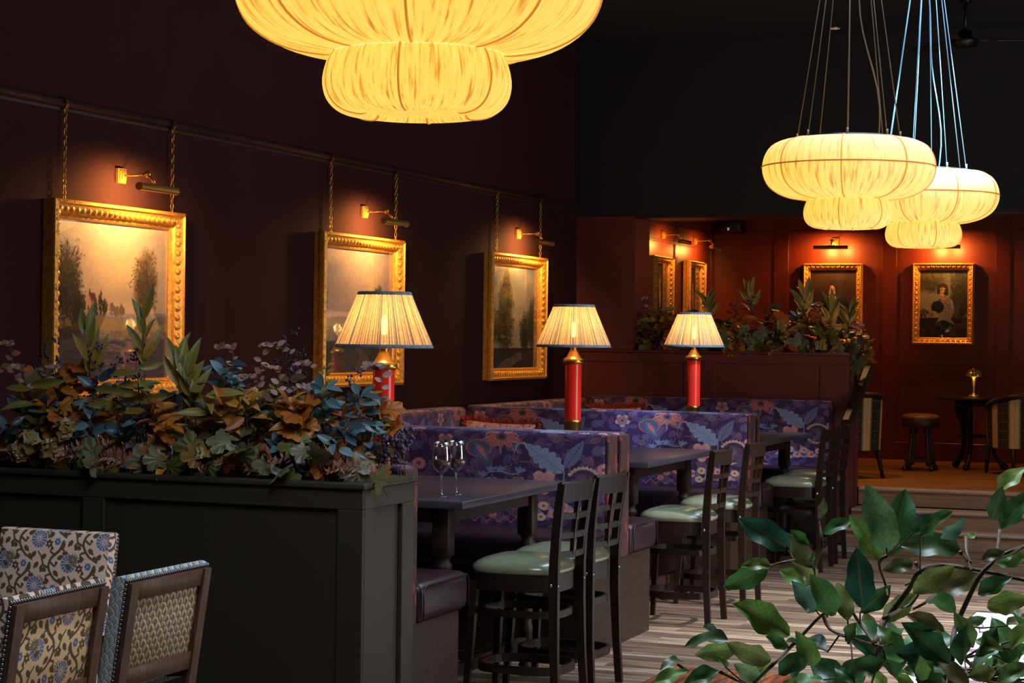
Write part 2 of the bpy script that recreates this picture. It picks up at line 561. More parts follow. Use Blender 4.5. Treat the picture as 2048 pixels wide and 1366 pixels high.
    # roses along the lower edge
    for x, y, s, col in ((430, 366, 26, PK), (478, 348, 24, CR), (520, 384, 26, PK), (466, 400, 22, CR), (560, 352, 26, PK), (604, 380, 28, PK), (646, 356, 22, CR), (350, 352, 24, CO), (300, 368, 17, CO), (268, 396, 17, CO), (120, 350, 26, PK), (72, 378, 24, CR), (30, 340, 20, CO)):
        for a in (.4, 2.6, 4.2):
            leaf_shape(c, (x, y), (x + 2 * s * math.cos(a), y + 1.7 * s * math.sin(a)), s * .4, BL2 if s < 25 else BL, None)
        c.ell(x, y, s, s * .86, .3, col)
        for k in range(5):
            a = k * 1.26
            c.ell(x + .45 * s * math.cos(a), y + .4 * s * math.sin(a), s * .48, s * .4, a, (min(255, col[0] + 22), col[1] + 22, col[2] + 14), .75)
        c.ell(x, y, s * .3, s * .26, 0, (128, 62, 68), .9)
    for k in range(24):
        x, y = 180 + 8 * k, 420 + 12 * math.sin(k)
        c.ell(x, y, 7, 4, k, CO if k % 3 else BL, .7)
    c.noise(.14, 5, 3)
    return c.a
def chair_floral(bg):
    W, H = 360, 218
    c = Cv(W, H, bg, wrap=True)
    OL, BLU = (84, 70, 42), (84, 104, 146)
    for ox, oy in ((0, 0), (W / 2, H / 2)):
        def P(x, y):
            return (ox + x, oy + y)
        # winding stem with scrolls and leaves
        c.line(c.curve([P(60, -40), P(78, 0), P(120, 40), P(128, 84), P(96, 130), P(60, 150)]), 15, OL, 1, 10)
        c.line(c.curve([P(128, 84), P(160, 70), P(172, 40), P(196, 10)]), 12, OL, 1, 7)
        for a, b, d in (((100, 22), (126, 8), (120, -8)), ((118, 60), (96, 74), (88, 60)), ((112, 112), (140, 122), (136, 138)), ((160, 70), (176, 84), (170, 98)), ((74, -10), (54, -2), (52, 14))):
            c.line(c.curve([P(*a), P(*b), P(*d)]), 11, OL, 1, 7); c.ell(*P(*d), 8, 8, 0, OL)
        for x, y, a in ((150, 20, .8), (100, 96, 2.4), (140, 100, -.4), (86, 40, 3.5), (190, 60, .9), (70, 130, 2.2), (60, 10, 2.9), (120, 140, .6), (30, 120, .9), (185, 195, -.6), (55, 180, 1.2)):
            leaf_shape(c, P(x, y), P(x + 40 * math.cos(a), y + 40 * math.sin(a)), 12, OL, None, 3)
        # thistle
        for k in range(14):
            a = k * 2 * PI / 14
            c.line([P(176, 150), P(176 + 31 * math.cos(a), 150 + 29 * math.sin(a))], 11, OL, 1, 3)
        for k in range(16):
            a = k * 2.4; q = 3 + k * 1.05
            c.ell(*P(176 + q * math.cos(a), 150 + q * math.sin(a)), 2.6, 2.6, 0, (176, 150, 112))
        # blue pinwheel
        c.ell(*P(20, 60), 45, 45, 0, bg)
        c.ell(*P(20, 60), 42, 42, 0, BLU)
        for k in range(14):
            a = k * 2 * PI / 14
            c.line([P(20, 60), P(20 + 44 * math.cos(a), 60 + 44 * math.sin(a))], 3.6, bg)
        c.ell(*P(20, 60), 9, 9, 0, bg); c.ell(*P(20, 60), 5, 5, 0, BLU); c.ell(*P(20, 60), 2.4, 2.4, 0, bg)
        # small blue flower and fleur
        for k in range(6):
            a = k * PI / 3
            c.ell(*P(94 + 10 * math.cos(a), 178 + 10 * math.sin(a)), 8, 7, a, BLU)
        c.ell(*P(94, 178), 4, 4, 0, bg)
        for k in range(6):
            a = k * PI / 3 + .5
            leaf_shape(c, P(140, 190), P(140 + 24 * math.cos(a), 190 + 24 * math.sin(a)), 7, OL)
        c.ell(*P(140, 190), 5, 5, 0, bg)
    c.noise(.07, 4, 2)
    return c.a
def trellis(bg, fill, ln):
    W, H = 288, 288
    c = Cv(W, H, bg, wrap=True); r = random.Random(8); n = 8; s = W / n
    jit = [[(r.uniform(-5, 5), r.uniform(-5, 5)) for _ in range(n)] for _ in range(n)]
    def pt(i, j):
        q = jit[j % n][i % n]
        return (i * s + (s / 2 if j % 2 else 0) + q[0], j * s + q[1])
    for j in range(n):
        for i in range(n):
            o = 1 if j % 2 else 0
            p = [pt(i, j), pt(i + o, j + 1), pt(i, j + 2), pt(i - 1 + o, j + 1)]
            m = np.mean(p, 0)
            c.poly([m + (np.array(q) - m) * .66 for q in p], fill)
    for j in range(n):
        for i in range(n):
            o = 1 if j % 2 else 0
            a, b, d = pt(i, j), pt(i + o, j + 1), pt(i - 1 + o, j + 1)
            c.line([a, ((a[0] + b[0]) / 2 + 5, (a[1] + b[1]) / 2 - 6), b], 5.5, ln)
            c.line([a, ((a[0] + d[0]) / 2 - 3, (a[1] + d[1]) / 2 + 5), d], 4, ln, .8)
    c.noise(.1, 5, 2)
    return c.a
def feather_stripe():
    W, H = 240, 96
    c = Cv(W, H, (196, 164, 110), wrap=True)
    for x0 in (0, 120):
        c.poly([(x0 + 44, -2), (x0 + 96, -2), (x0 + 96, H + 2), (x0 + 44, H + 2)], (38, 34, 26))
        for k in range(-1, 7):
            for s, xe in ((-1, x0 + 44), (1, x0 + 96)):
                c.poly([(xe, k * 16 - 6), (xe + s * 17, k * 16 - 8), (xe, k * 16 + 12)], (38, 34, 26))
        for k in range(0, H, 12):
            c.line([(x0 + 70, k), (x0 + 70, k + 6)], 2, (92, 84, 68))
            c.line([(x0 + 10, k), (x0 + 10, k + 7)], 2, (120, 84, 50))
    return c.a
def ticking_pleat_shadow():
    c = Cv(512, 256, (240, 202, 152)); r = random.Random(4)
    x = 0
    while x < 512:
        w_ = r.choice((2, 3, 4, 6)); col = r.choice(((170, 122, 78), (112, 106, 118), (92, 98, 122), (206, 156, 104), (104, 96, 104)))  # printed stripes; the darker blue-grey ones also carry the shadow in the pleats
        c.line([(x, -2), (x, 258)], w_, col, .85)
        x += w_ + r.choice((4, 6, 8))
    c.a *= (1 + .16 * (fbm(512, 256, 6, 3, .4)[:, :, None] - .5) * 2)
    return c.a

# ------------------------------------------------------------------ pictures (invented landscapes and sitters)
def sky(c, top, low, cloud, amt, y1):
    H, W = c.h, c.w
    t = np.clip(np.linspace(0, H / y1, H), 0, 1)[:, None, None]
    c.a[:] = (np.array(top) * (1 - t) + np.array(low) * t) / 255
    f = np.clip((fbm(W, H, 60, 5, 1.7) - .45) * 3, 0, 1)[:, :, None] * amt * (1 - t * .4)
    c.a[:] = c.a * (1 - f) + np.array(cloud) / 255 * f
def dabs(c, r, cx, cy, rx, ry, n, cols, s=(1.5, 4), pw=.6):
    if n >= 400:
        c.ell(cx, cy, rx * .7, ry * .74, 0, cols[0], .6, rx * .5); c.ell(cx - rx * .2, cy + ry * .3, rx * .6, ry * .5, 0, cols[0], .5, rx * .4)
    for _ in range(n):
        a = r.random() * 6.283; q = r.random() ** .5 * (.86 + .16 * math.sin(3 * a + cx) + .12 * math.sin(8 * a + cy) + .1 * math.sin(17 * a))
        if r.random() < .12: q *= 1.18
        x, y = cx + rx * q * math.cos(a), cy + ry * q * math.sin(a)
        col = cols[min(len(cols) - 1, int(len(cols) * (.5 + .5 * (-(y - cy) / ry) * .7 + (r.random() - .5) * .7)))] if len(cols) > 1 else cols[0]
        k = r.uniform(*s) * (1.45 - .6 * q)
        c.ell(x, y, k, k * .7, a, col, .8)
def soften(c, n=1):
    for _ in range(n):
        a = np.pad(c.a, ((1, 1), (1, 1), (0, 0)), mode='edge')
        c.a = (a[:-2, 1:-1] + a[2:, 1:-1] + a[1:-1, :-2] + a[1:-1, 2:] + 2 * a[1:-1, 1:-1]) / 6
def river_picture():
    W, H = 440, 360; c = Cv(W, H, (0, 0, 0)); r = random.Random(1)
    sky(c, (196, 178, 168), (226, 182, 142), (244, 214, 150), .8, 210)
    for y, col in ((212, (150, 136, 140)), (220, (122, 108, 96))):
        c.poly([(0, y), (120, y - 6), (260, y - 4), (W, y - 8), (W, H), (0, H)], col)
    c.poly([(0, 228), (90, 206), (180, 214), (250, 230), (330, 236), (W, 232), (W, 270), (0, 262)], (150, 116, 62))
    c.poly([(0, 246), (W, 250), (W, H), (0, H)], (92, 74, 74))
    for i in range(420):
        x, y = r.random() * W, 250 + 108 * r.random()
        g = abs(x - 215 - (y - 250) * .3) < 55 + (y - 250) * .25
        c.line([(x, y), (x + r.uniform(8, 36), y)], 2, r.choice(((188, 150, 130), (206, 168, 136), (160, 128, 124))) if g else r.choice(((58, 50, 60), (74, 62, 66), (46, 40, 48))), .6)
    dabs(c, r, 30, 140, 78, 92, 1500, [(40, 34, 26), (58, 48, 32), (84, 66, 40)])
    dabs(c, r, 84, 196, 30, 46, 400, [(40, 34, 26), (62, 50, 32)])
    dabs(c, r, 350, 128, 58, 88, 850, [(66, 50, 38), (92, 68, 44), (112, 84, 54)], (1, 3), .8)
    c.line(c.curve([(352, 232), (350, 190), (356, 130), (350, 70)]), 5, (60, 46, 36), 1, 1.5); c.line([(353, 180), (330, 130)], 3, (60, 46, 36), 1, 1)
    c.poly([(112, 196), (112, 176), (122, 160), (132, 176), (132, 212), (112, 210)], (216, 158, 124)); c.poly([(122, 160), (146, 162), (156, 182), (132, 180)], (110, 58, 42)); c.poly([(132, 180), (156, 182), (156, 210), (132, 212)], (176, 120, 92)); c.line([(126, 166), (126, 154)], 5, (120, 66, 48)); c.line([(121, 192), (121, 200)], 4, (70, 48, 44))
    for x, h, w_ in ((168, 62, 9), (184, 44, 12), (214, 34, 12), (230, 26, 14), (252, 30, 12), (150, 30, 8)):
        dabs(c, r, x, 214 - h / 2, w_, h / 2, 120, [(46, 42, 30), (72, 60, 38)], (1, 3))
    for i in range(500):
        x, y = r.gauss(330, 46), r.gauss(262, 18)
        c.line([(x, y), (x + r.uniform(-3, 3), y - r.uniform(5, 14))], 1.2, r.choice(((150, 112, 66), (104, 78, 46), (184, 140, 88))), .8)
    dabs(c, r, 70, 250, 90, 16, 300, [(50, 40, 28), (86, 66, 36)])
    soften(c, 2); c.noise(.08, 5, 3); return c.a
def hazy_picture():
    W, H = 440, 360; c = Cv(W, H, (0, 0, 0)); r = random.Random(2)
    sky(c, (164, 148, 156), (206, 176, 166), (226, 190, 150), .7, 220)
    c.poly([(0, 204), (120, 196), (260, 210), (W, 196), (W, H), (0, H)], (112, 106, 104)); c.poly([(0, 226), (150, 222), (W, 230), (W, H), (0, H)], (84, 78, 66))
    dabs(c, r, 350, 150, 40, 52, 900, [(44, 46, 32), (62, 62, 40), (92, 86, 54)]); dabs(c, r, 10, 150, 24, 60, 300, [(112, 106, 112), (128, 120, 122)])
    for i in range(900):
        x, y = r.random() * W, 232 + 126 * r.random() ** .8
        c.line([(x, y), (x + r.uniform(5, 22), y + r.uniform(-2, 2))], 2.4, r.choice(((52, 46, 42), (74, 64, 48), (98, 82, 58), (40, 36, 40))), .6)
    c.poly(c.curve([(200, 230), (170, 270), (230, 310), (190, 360)]) + c.curve([(330, 360), (280, 310), (214, 270), (214, 230)]), (128, 112, 104), .7)
    soften(c, 2); c.noise(.1, 6, 3); return c.a
def forest_picture():
    W, H = 440, 360; c = Cv(W, H, (0, 0, 0)); r = random.Random(3)
    sky(c, (112, 118, 128), (178, 160, 140), (214, 190, 150), .8, 260)
    c.poly([(0, 290), (W, 290), (W, H), (0, H)], (48, 44, 40))
    for cx, cy, rx, ry, n in ((330, 230, 60, 80, 700), (400, 200, 50, 110, 800), (20, 230, 40, 80, 400)):
        dabs(c, r, cx, cy, rx, ry, n, [(36, 40, 30), (52, 56, 38), (74, 74, 48)])
    for cx, cy, rx, ry, n in ((130, 210, 105, 90, 1500), (140, 120, 74, 84, 1300), (150, 50, 36, 42, 400)):
        dabs(c, r, cx, cy, rx, ry, n, [(40, 42, 26), (66, 62, 36), (104, 92, 52), (140, 118, 66)], (1.5, 4.5))
    c.line([(136, 310), (146, 120)], 8, (48, 40, 30), .7, 2)
    c.poly(c.curve([(60, 360), (140, 330), (220, 322), (250, 306)]) + c.curve([(290, 308), (300, 330), (240, 346), (190, 360)]), (142, 124, 98), .8)
    for i in range(500):
        x, y = r.random() * W, 296 + 62 * r.random(); c.ell(x, y, 4, 2, 0, r.choice(((46, 44, 30), (70, 62, 38), (112, 100, 74), (36, 32, 30))), .7)
    soften(c, 2); c.noise(.1, 5, 3); return c.a
def sitter(bg, coat, hair, skin, woman=False, side=1, seed=1):
    W, H = 300, 420; c = Cv(W, H, bg); r = random.Random(seed)
    c.a *= (.75 + .5 * fbm(W, H, 90, 3))[:, :, None]
    fx, fy = 150 + 8 * side, 128
    if woman:
        sky(c, (84, 92, 100), (206, 172, 106), (128, 120, 96), .5, 330)
        dabs(c, r, 60, 60, 120, 80, 700, [(40, 36, 24), (66, 56, 32), (92, 76, 42)], (2, 6)); dabs(c, r, 260, 160, 80, 200, 1500, [(34, 34, 26), (56, 50, 36), (66, 62, 52)], (3, 8))
        c.poly([(0, 300), (W, 290), (W, H), (0, H)], (30, 24, 20)); dabs(c, r, 20, 280, 70, 50, 300, [(26, 26, 20), (44, 40, 26)])
        c.poly(c.curve([(142, 178), (170, 166), (204, 190), (214, 250), (196, 300), (240, 360), (262, 420)]) + c.curve([(40, 420), (80, 350), (120, 300), (112, 236), (142, 178)]), coat)
        dabs(c, r, 176, 240, 34, 60, 260, [(120, 104, 96), (150, 130, 116), (100, 86, 84)], (2, 5)); c.poly([(30, 420), (70, 340), (150, 310), (250, 350), (270, 420)], (26, 24, 26))
        c.ell(112, 230, 40, 38, 0, (20, 18, 22)); dabs(c, r, 112, 222, 34, 26, 90, [(26, 24, 28), (46, 42, 46)])
        c.ell(84, 262, 28, 9, .2, (196, 138, 92)); c.ell(66, 284, 20, 7, .5, (170, 116, 76))
        c.poly([(fx - 8, fy + 16), (fx + 12, fy + 16), (fx + 14, fy + 46), (fx - 10, fy + 50)], (176, 122, 84)); c.ell(fx + 2, fy + 50, 17, 8, 0, (190, 134, 92))
    else:
        c.poly(c.curve([(150, 176), (208, 190), (254, 226), (276, 420)]) + c.curve([(24, 420), (46, 230), (94, 192), (150, 176)]), coat)
        c.poly([(fx - 14, fy + 20), (fx + 16, fy + 20), (fx + 16, fy + 48), (fx - 12, fy + 48)], (186, 130, 90))
        c.poly([(fx - 22, fy + 32), (fx + 4, fy + 42), (fx + 27, fy + 32), (fx + 28, fy + 70), (fx + 20, fy + 130), (fx - 4, fy + 130), (fx - 16, fy + 70)], (212, 178, 128))
        for k in range(5):
            c.line([(fx - 12 + 6 * k, fy + 62), (fx - 2 + 4 * k, fy + 100)], 2, (176, 140, 92), .8)
        c.poly([(fx - 36, fy + 50), (fx - 16, fy + 74), (fx - 8, fy + 150), (fx - 60, fy + 160)], tuple(int(v * .7) for v in coat)); c.poly([(fx + 38, fy + 48), (fx + 26, fy + 76), (fx + 18, fy + 150), (fx + 76, fy + 160)], tuple(int(v * .75) for v in coat))
    c.ell(fx, fy - 14, 31, 33, 0, hair)
    c.ell(fx, fy, 25, 33, .05 * side, skin)
    c.ell(fx + 13 * side, fy + 3, 13, 27, 0, tuple(int(v * .72) for v in skin), .55, 8)
    for s in (-1, 1):
        c.ell(fx + 10 * s - 3 * side, fy - 3, 4.6, 2.6, 0, (46, 30, 24)); c.line([(fx + 10 * s - 7 - 3 * side, fy - 10), (fx + 10 * s + 6 - 3 * side, fy - 11)], 3, (80, 50, 34), .9)
    c.line([(fx - 2 * side, fy - 4), (fx - 5 * side, fy + 14), (fx + 2 * side, fy + 16)], 2.6, (150, 96, 66), .9); c.line([(fx - 8, fy + 20), (fx + 5, fy + 20)], 3, (150, 70, 56), .9)
    c.ell(fx - 9 * side, fy + 8, 9, 8, 0, tuple(min(255, int(v * 1.08)) for v in skin), .5, 6)
    if woman:
        for s in (-1, 1):
            c.ell(fx + 25 * s, fy + 1, 10, 23, .12 * s, hair); c.ell(fx + 13 * s, fy - 30, 20, 12, .45 * s, hair)
        c.ell(fx - 22 * side, fy + 16, 15, 14, 0, hair); dabs(c, r, fx, fy - 30, 26, 14, 60, [hair, tuple(int(v * 1.5) for v in hair)], (1, 3)); c.line(c.curve([(fx - 12, fy + 54), (fx - 30, fy + 70), (fx - 38, fy + 96)]), 7, (34, 30, 40))
    else:
        for k in range(26):
            a = PI + k * PI / 25
            c.ell(fx + 28 * math.cos(a) + r.uniform(-4, 4), fy - 12 + 30 * math.sin(a) + r.uniform(-4, 4), r.uniform(6, 11), 8, 0, (lambda q: tuple(int(v * q) for v in hair))(r.uniform(.8, 1.5)))
        for s in (-1, 1):
            c.ell(fx + 25 * s, fy - 2, 6, 17, 0, hair)
    soften(c, 2); c.noise(.1, 6, 3); return c.a

# ------------------------------------------------------------------ material library
M = {}
M['wall'] = plain('aubergine_paint', (54, 31, 32), .85, var=.06, scale=3, bump=.04, bscale=90, Specular_IOR_Level=.04)
M['trim'] = plain('aubergine_gloss', (42, 27, 27), .4, var=.06)
M['oxblood'] = plain('oxblood_paint', (112, 40, 18), .42, var=.06, scale=2, bump=.04, bscale=80)
M['oxblood2'] = plain('oxblood_gloss', (104, 38, 20), .32, var=.06)
M['plum'] = plain('plum_paint', (96, 40, 40), .45, var=.06)
M['ceiling'] = plain('dark_ceiling', (18, 12, 10), .8, var=.1)
M['green'] = plain('dark_green_paint', (46, 39, 29), .5, var=.06, scale=3, bump=.03, Specular_IOR_Level=.3)
M['gold'] = plain('gilt', (226, 160, 70), .36, .5, var=.3, scale=40, bump=.25, bscale=120)
M['giltwood'] = plain('gilt_side', (200, 130, 54), .4, .5, var=.2, scale=10)
M['brass'] = plain('brass', (206, 156, 74), .28, 1, var=.12, scale=4)
M['polished'] = plain('polished_brass', (228, 182, 100), .22, .75, var=.1)
M['steel'] = plain('steel', (200, 200, 205), .25, 1, var=.1)
M['nail'] = plain('nail_steel', (120, 122, 128), .35, .9, var=.2)
M['black'] = plain('black_lacquer', (16, 13, 12), .35, var=.2)
M['iron'] = plain('cast_iron', (20, 17, 15), .4, .3, var=.3, bump=.2)
M['red'] = plain('red_lacquer', (232, 42, 24), .3, var=.05, Coat_Weight=.3)
M['stool_wood'] = wood('walnut_stain', (24, 13, 8), (42, 24, 15), .42)
M['chair_wood'] = wood('oak_frame', (64, 42, 32), (110, 76, 58), .45, (14, 14, 1.2), 4)
M['bench_wood'] = wood('oak_panel', (32, 20, 13), (54, 34, 22), .55, (3, 2, 14), 5)
M['dark_wood'] = wood('dark_oak', (30, 18, 12), (58, 34, 22), .5)
M['table_top'] = wood('table_laminate', (50, 43, 50), (72, 64, 72), .3, (2, 14, 10), 4)
M['step_wood'] = wood('step_oak', (120, 90, 68), (166, 128, 98), .5, (1.2, 14, 14), 4)
M['nosing'] = wood('step_nosing', (150, 126, 110), (184, 160, 142), .35, (1.2, 14, 14), 4)  # paler tone than the step wood
M['olive'] = plain('olive_leather', (122, 124, 100), .22, var=.1, scale=14, bump=.1, bscale=180)
M['leather'] = plain('plum_leather', (40, 23, 30), .36, var=.16, scale=8, bump=.12, bscale=140, Specular_IOR_Level=.3)
M['tan'] = plain('tan_leather', (126, 66, 26), .5, var=.2, scale=14)
M['soil'] = plain('moss', (30, 24, 16), .9, var=.5, scale=20, bump=.6, bscale=40)
M['stem'] = plain('stem_brown', (74, 54, 38), .6, var=.2)
M['petiole'] = plain('stem_green_brown', (122, 96, 74), .5, var=.25, scale=9)
M['bark'] = plain('ficus_bark', (116, 96, 82), .7, var=.3, scale=25, bump=.4)
M['cord'] = plain('flex', (90, 74, 60), .5, .2)
M['cable'] = plain('steel_cable', (120, 165, 196), .45, 0)  # cool light on the far pendant's cables put into their colour
M['terracotta'] = plain('pot_glaze', (52, 58, 60), .4)
M['fringe'] = plain('red_fringe', (140, 44, 38), .9, var=.3, scale=60, bump=.6, bscale=200)
M['berry'] = plain('navy_berry', (26, 28, 52), .35, var=.3, scale=40)
M['grape'] = plain('plum_berry', (64, 48, 72), .25, var=.3, scale=30)
M['bulb'] = glow('lamp_bulb', (255, 210, 130), 40)
M['bulb_small'] = glow('lamp_filament', (255, 190, 90), 30)
M['led'] = glow('status_light', (230, 230, 225), .5)  # faint emission keeps the speaker badge pale

def damask():
    t = NT('pink_damask'); n = t.noise(28, 5)
    t.base(t.ramp(n, [(.4, lin((196, 128, 128))), (.5, lin((226, 176, 170))), (.56, lin((172, 92, 96)))])); t.set(Roughness=.8); return t.m
M['damask'] = damask()
fl = floral()
M['floral'] = printed('purple_floral_velvet', fl, .75, weave=.05, Sheen_Weight=.12)
M['chair_front'] = printed('floral_linen', chair_floral((222, 186, 170)), .85, weave=.25)
M['chair_back'] = printed('floral_linen_cream', chair_floral((218, 184, 142)), .85, weave=.25)
M['trellis'] = printed('trellis_linen', trellis((214, 190, 150), (116, 92, 54), (86, 92, 104)), .85, weave=.25)
M['trellis_side'] = printed('trellis_linen_blue', trellis((206, 206, 196), (150, 150, 132), (96, 128, 156)), .85, weave=.25)
M['stripe'] = printed('feather_stripe', feather_stripe(), .85)
pics = {'river': river_picture(), 'haze': hazy_picture(), 'forest': forest_picture(),
        'gent': sitter((58, 36, 26), (22, 17, 16), (44, 28, 20), (226, 168, 112), False, -1, 5),
        'lady': sitter((60, 56, 40), (158, 138, 130), (46, 28, 22), (226, 172, 126), True, -1, 6),
        'elder': sitter((40, 28, 20), (28, 22, 22), (80, 60, 46), (206, 146, 98), False, 1, 9),
        'robe': sitter((44, 34, 24), (150, 112, 78), (50, 34, 26), (210, 156, 110), False, 1, 12)}
M['olive'].node_tree.nodes['Principled BSDF'].inputs['Coat Weight'].default_value = .7
M['olive'].node_tree.nodes['Principled BSDF'].inputs['Coat Roughness'].default_value = .16
for k in pics:
    M['pic_' + k] = printed('oil_' + k, pics[k] ** (.86 if k in ('river', 'haze', 'forest') else .85), .5)
def glass(name, rough, tint, amount, rim=None):
    t = NT(name)
    g = t.new('ShaderNodeBsdfGlossy'); g.inputs['Roughness'].default_value = rough
    tr = t.new('ShaderNodeBsdfTransparent'); tr.inputs[0].default_value = (*tint, 1)
    lw = t.new('ShaderNodeLayerWeight'); lw.inputs[0].default_value = .5
    p5 = t.new('ShaderNodeMath', operation='POWER'); t.con(lw.outputs['Facing'], p5.inputs[0]); p5.inputs[1].default_value = 5
    ma = t.new('ShaderNodeMath', operation='MULTIPLY_ADD'); t.con(p5.outputs[0], ma.inputs[0]); ma.inputs[1].default_value = 1 - amount; ma.inputs[2].default_value = amount
    mx = t.new('ShaderNodeMixShader'); t.con(ma.outputs[0], mx.inputs[0]); t.con(tr.outputs[0], mx.inputs[1]); t.con(g.outputs[0], mx.inputs[2]); t.con(mx.outputs[0], t.out.inputs[0])
    return t.m
M['pane'] = glass('picture_glass', .02, (.98, .98, .98), .1)
M['glass'] = glass('drinking_glass', .02, (.97, .98, .98), .14)
M['wine'] = plain('red_wine', (74, 4, 14), .15, var=0)

def shade_mat():
    t = NT('pleated_linen_shade')
    tc = t.new('ShaderNodeUVMap'); mp = t.new('ShaderNodeMapping'); mp.inputs['Scale'].default_value = (2, 1, 1); t.con(tc.outputs[0], mp.inputs[0])
    tx = t.new('ShaderNodeTexImage'); tx.image = image('ikat_ticking', ticking_pleat_shadow()); t.con(mp.outputs[0], tx.inputs[0])
    d = t.new('ShaderNodeBsdfDiffuse'); t.con(tx.outputs[0], d.inputs[0])
    tl = t.new('ShaderNodeBsdfTranslucent'); t.con(tx.outputs[0], tl.inputs[0])
    tr = t.new('ShaderNodeBsdfTransparent'); tr.inputs[0].default_value = (1, .85, .6, 1)
    a = t.new('ShaderNodeMixShader'); a.inputs[0].default_value = .62; t.con(d.outputs[0], a.inputs[1]); t.con(tl.outputs[0], a.inputs[2])
    b = t.new('ShaderNodeMixShader'); b.inputs[0].default_value = .05; t.con(a.outputs[0], b.inputs[1]); t.con(tr.outputs[0], b.inputs[2]); t.con(b.outputs[0], t.out.inputs[0])
    return t.m
M['shade'] = shade_mat()
M['shade_trim'] = plain('blue_grey_binding', (104, 114, 126), .8, var=.4, scale=30, stretch=(1, 1, 3))
def pendant_mat(name, seed):
    t = NT(name)
    tc = t.new('ShaderNodeUVMap'); mp = t.new('ShaderNodeMapping'); mp.inputs['Scale'].default_value = (150, 3.0, 1); mp.inputs['Location'].default_value = (seed * 7, seed, 0); t.con(tc.outputs[0], mp.inputs[0])
    n = t.new('ShaderNodeTexNoise'); n.inputs['Scale'].default_value = 1; n.inputs['Detail'].default_value = 5; n.inputs['Roughness'].default_value = .62; n.inputs['Distortion'].default_value = .25
    t.con(mp.outputs[0], n.inputs['Vector'])
    c = t.ramp(n.outputs['Fac'], [(.27, (.30, .075, .006)), (.38, (.66, .25, .02)), (.47, (1.0, .57, .085)), (.75, (1.0, .66, .14))])
    n2 = t.noise(9, 3)
    c = t.mix(t.ramp(n2, [(.35, (0, 0, 0)), (.75, (.35, .35, .35))]), c, (.9, .46, .06, 1))
    t.base((.22, .19, .14, 1)); t.set(Roughness=.9); t.b.inputs['Specular IOR Level'].default_value = .1
    t.con(c, t.b.inputs['Emission Color']); t.b.inputs['Emission Strength'].default_value = 1.22
    return t.m
M['seam'] = plain('pendant_seam', (140, 74, 24), .7)
M['seam'].node_tree.nodes['Principled BSDF'].inputs['Emission Color'].default_value = (.45, .16, .02, 1)
M['seam'].node_tree.nodes['Principled BSDF'].inputs['Emission Strength'].default_value = .55

M['rib'] = plain('pendant_rib', (180, 96, 30), .7, Emission_Color=(.62, .24, .025, 1), Emission_Strength=.8)
def plank_mat(name, cols, dark, rough=.42, axis=0):
    t = NT(name); oi = t.new('ShaderNodeObjectInfo')
    c = t.ramp(oi.outputs['Random'], [(i / (len(cols) - 1), lin(q)) for i, q in enumerate(cols)])
    st = (1.1, 26, 1) if axis == 0 else (26, 1.1, 1)
    tc = t.new('ShaderNodeTexCoord'); mp = t.new('ShaderNodeMapping'); mp.inputs['Scale'].default_value = st; t.con(tc.outputs['Object'], mp.inputs[0])
    ad = t.new('ShaderNodeVectorMath', operation='ADD'); t.con(mp.outputs[0], ad.inputs[0]); t.con(oi.outputs['Random'], ad.inputs[1])
    n = t.new('ShaderNodeTexNoise'); n.inputs['Scale'].default_value = 1.6; n.inputs['Detail'].default_value = 8; n.inputs['Roughness'].default_value = .65; t.con(ad.outputs[0], n.inputs['Vector'])
    c = t.mix(t.ramp(n.outputs['Fac'], [(.42, (.9, .9, .9)), (.58, (0, 0, 0))]), c, lin(dark))
    t.base(c); t.set(Roughness=rough); t.bump(n.outputs['Fac'], .1)
    return t.m
M['plank'] = plank_mat('acacia_plank', [(96, 74, 60), (150, 124, 102), (120, 96, 80), (172, 144, 116), (104, 76, 60), (140, 112, 90)], (62, 44, 34), .4)
M['plank_far'] = plank_mat('acacia_plank_amber', [(146, 88, 34), (172, 104, 40), (130, 74, 26), (180, 116, 48)], (88, 46, 16), .4)
M['parquet'] = plank_mat('red_parquet', [(120, 60, 34), (150, 80, 44), (104, 52, 32), (138, 84, 60)], (70, 34, 20), .35, 1)
M['grout'] = plain('dark_joint', (26, 18, 14), .9)
M['tile'] = plain('white_mosaic', (226, 222, 218), .35, var=.08, scale=9)
M['tile_purple'] = plain('purple_mosaic', (124, 84, 104), .35, var=.1)

M['lf_lance'] = leafmat('lance_leaf', [(160, 136, 48), (136, 132, 54), (182, 140, 48), (124, 124, 62)], mid=(.11, .06, .02), edge=(128, 134, 76))
M['lf_orange'] = leafmat('orange_leaf', [(206, 124, 34), (180, 92, 30), (216, 150, 54), (150, 72, 32)], mid=(.2, .06, .015))
M['lf_teal'] = leafmat('teal_leaf', [(48, 70, 78), (84, 116, 126), (60, 86, 94), (122, 150, 158), (40, 58, 60)], .38, mid=(.05, .1, .13), trans=.1)
M['lf_oval'] = leafmat('olive_brown_leaf', [(80, 76, 44), (108, 82, 48), (72, 78, 50), (118, 74, 46)], mid=(.05, .04, .02))
M['lf_euc'] = leafmat('pink_eucalyptus', [(180, 112, 86), (204, 166, 160), (166, 118, 94), (210, 186, 190)], mid=(.3, .16, .1))
M['lf_yellow'] = leafmat('yellow_leaf', [(168, 148, 44), (140, 138, 48), (186, 150, 52)], mid=(.25, .2, .05))
M['lf_grape'] = leafmat('vine_leaf', [(112, 104, 42), (124, 112, 96), (98, 110, 38), (146, 92, 38)], mid=(.1, .1, .04))
M['lf_fern'] = leafmat('rust_fern', [(132, 66, 34), (110, 52, 28), (160, 96, 60), (150, 84, 52)], mid=(.25, .1, .05))
M['lf_hydr'] = leafmat('hydrangea_petal', [(170, 168, 110), (178, 124, 62), (160, 150, 90), (182, 120, 104)], mid=(.35, .3, .14))
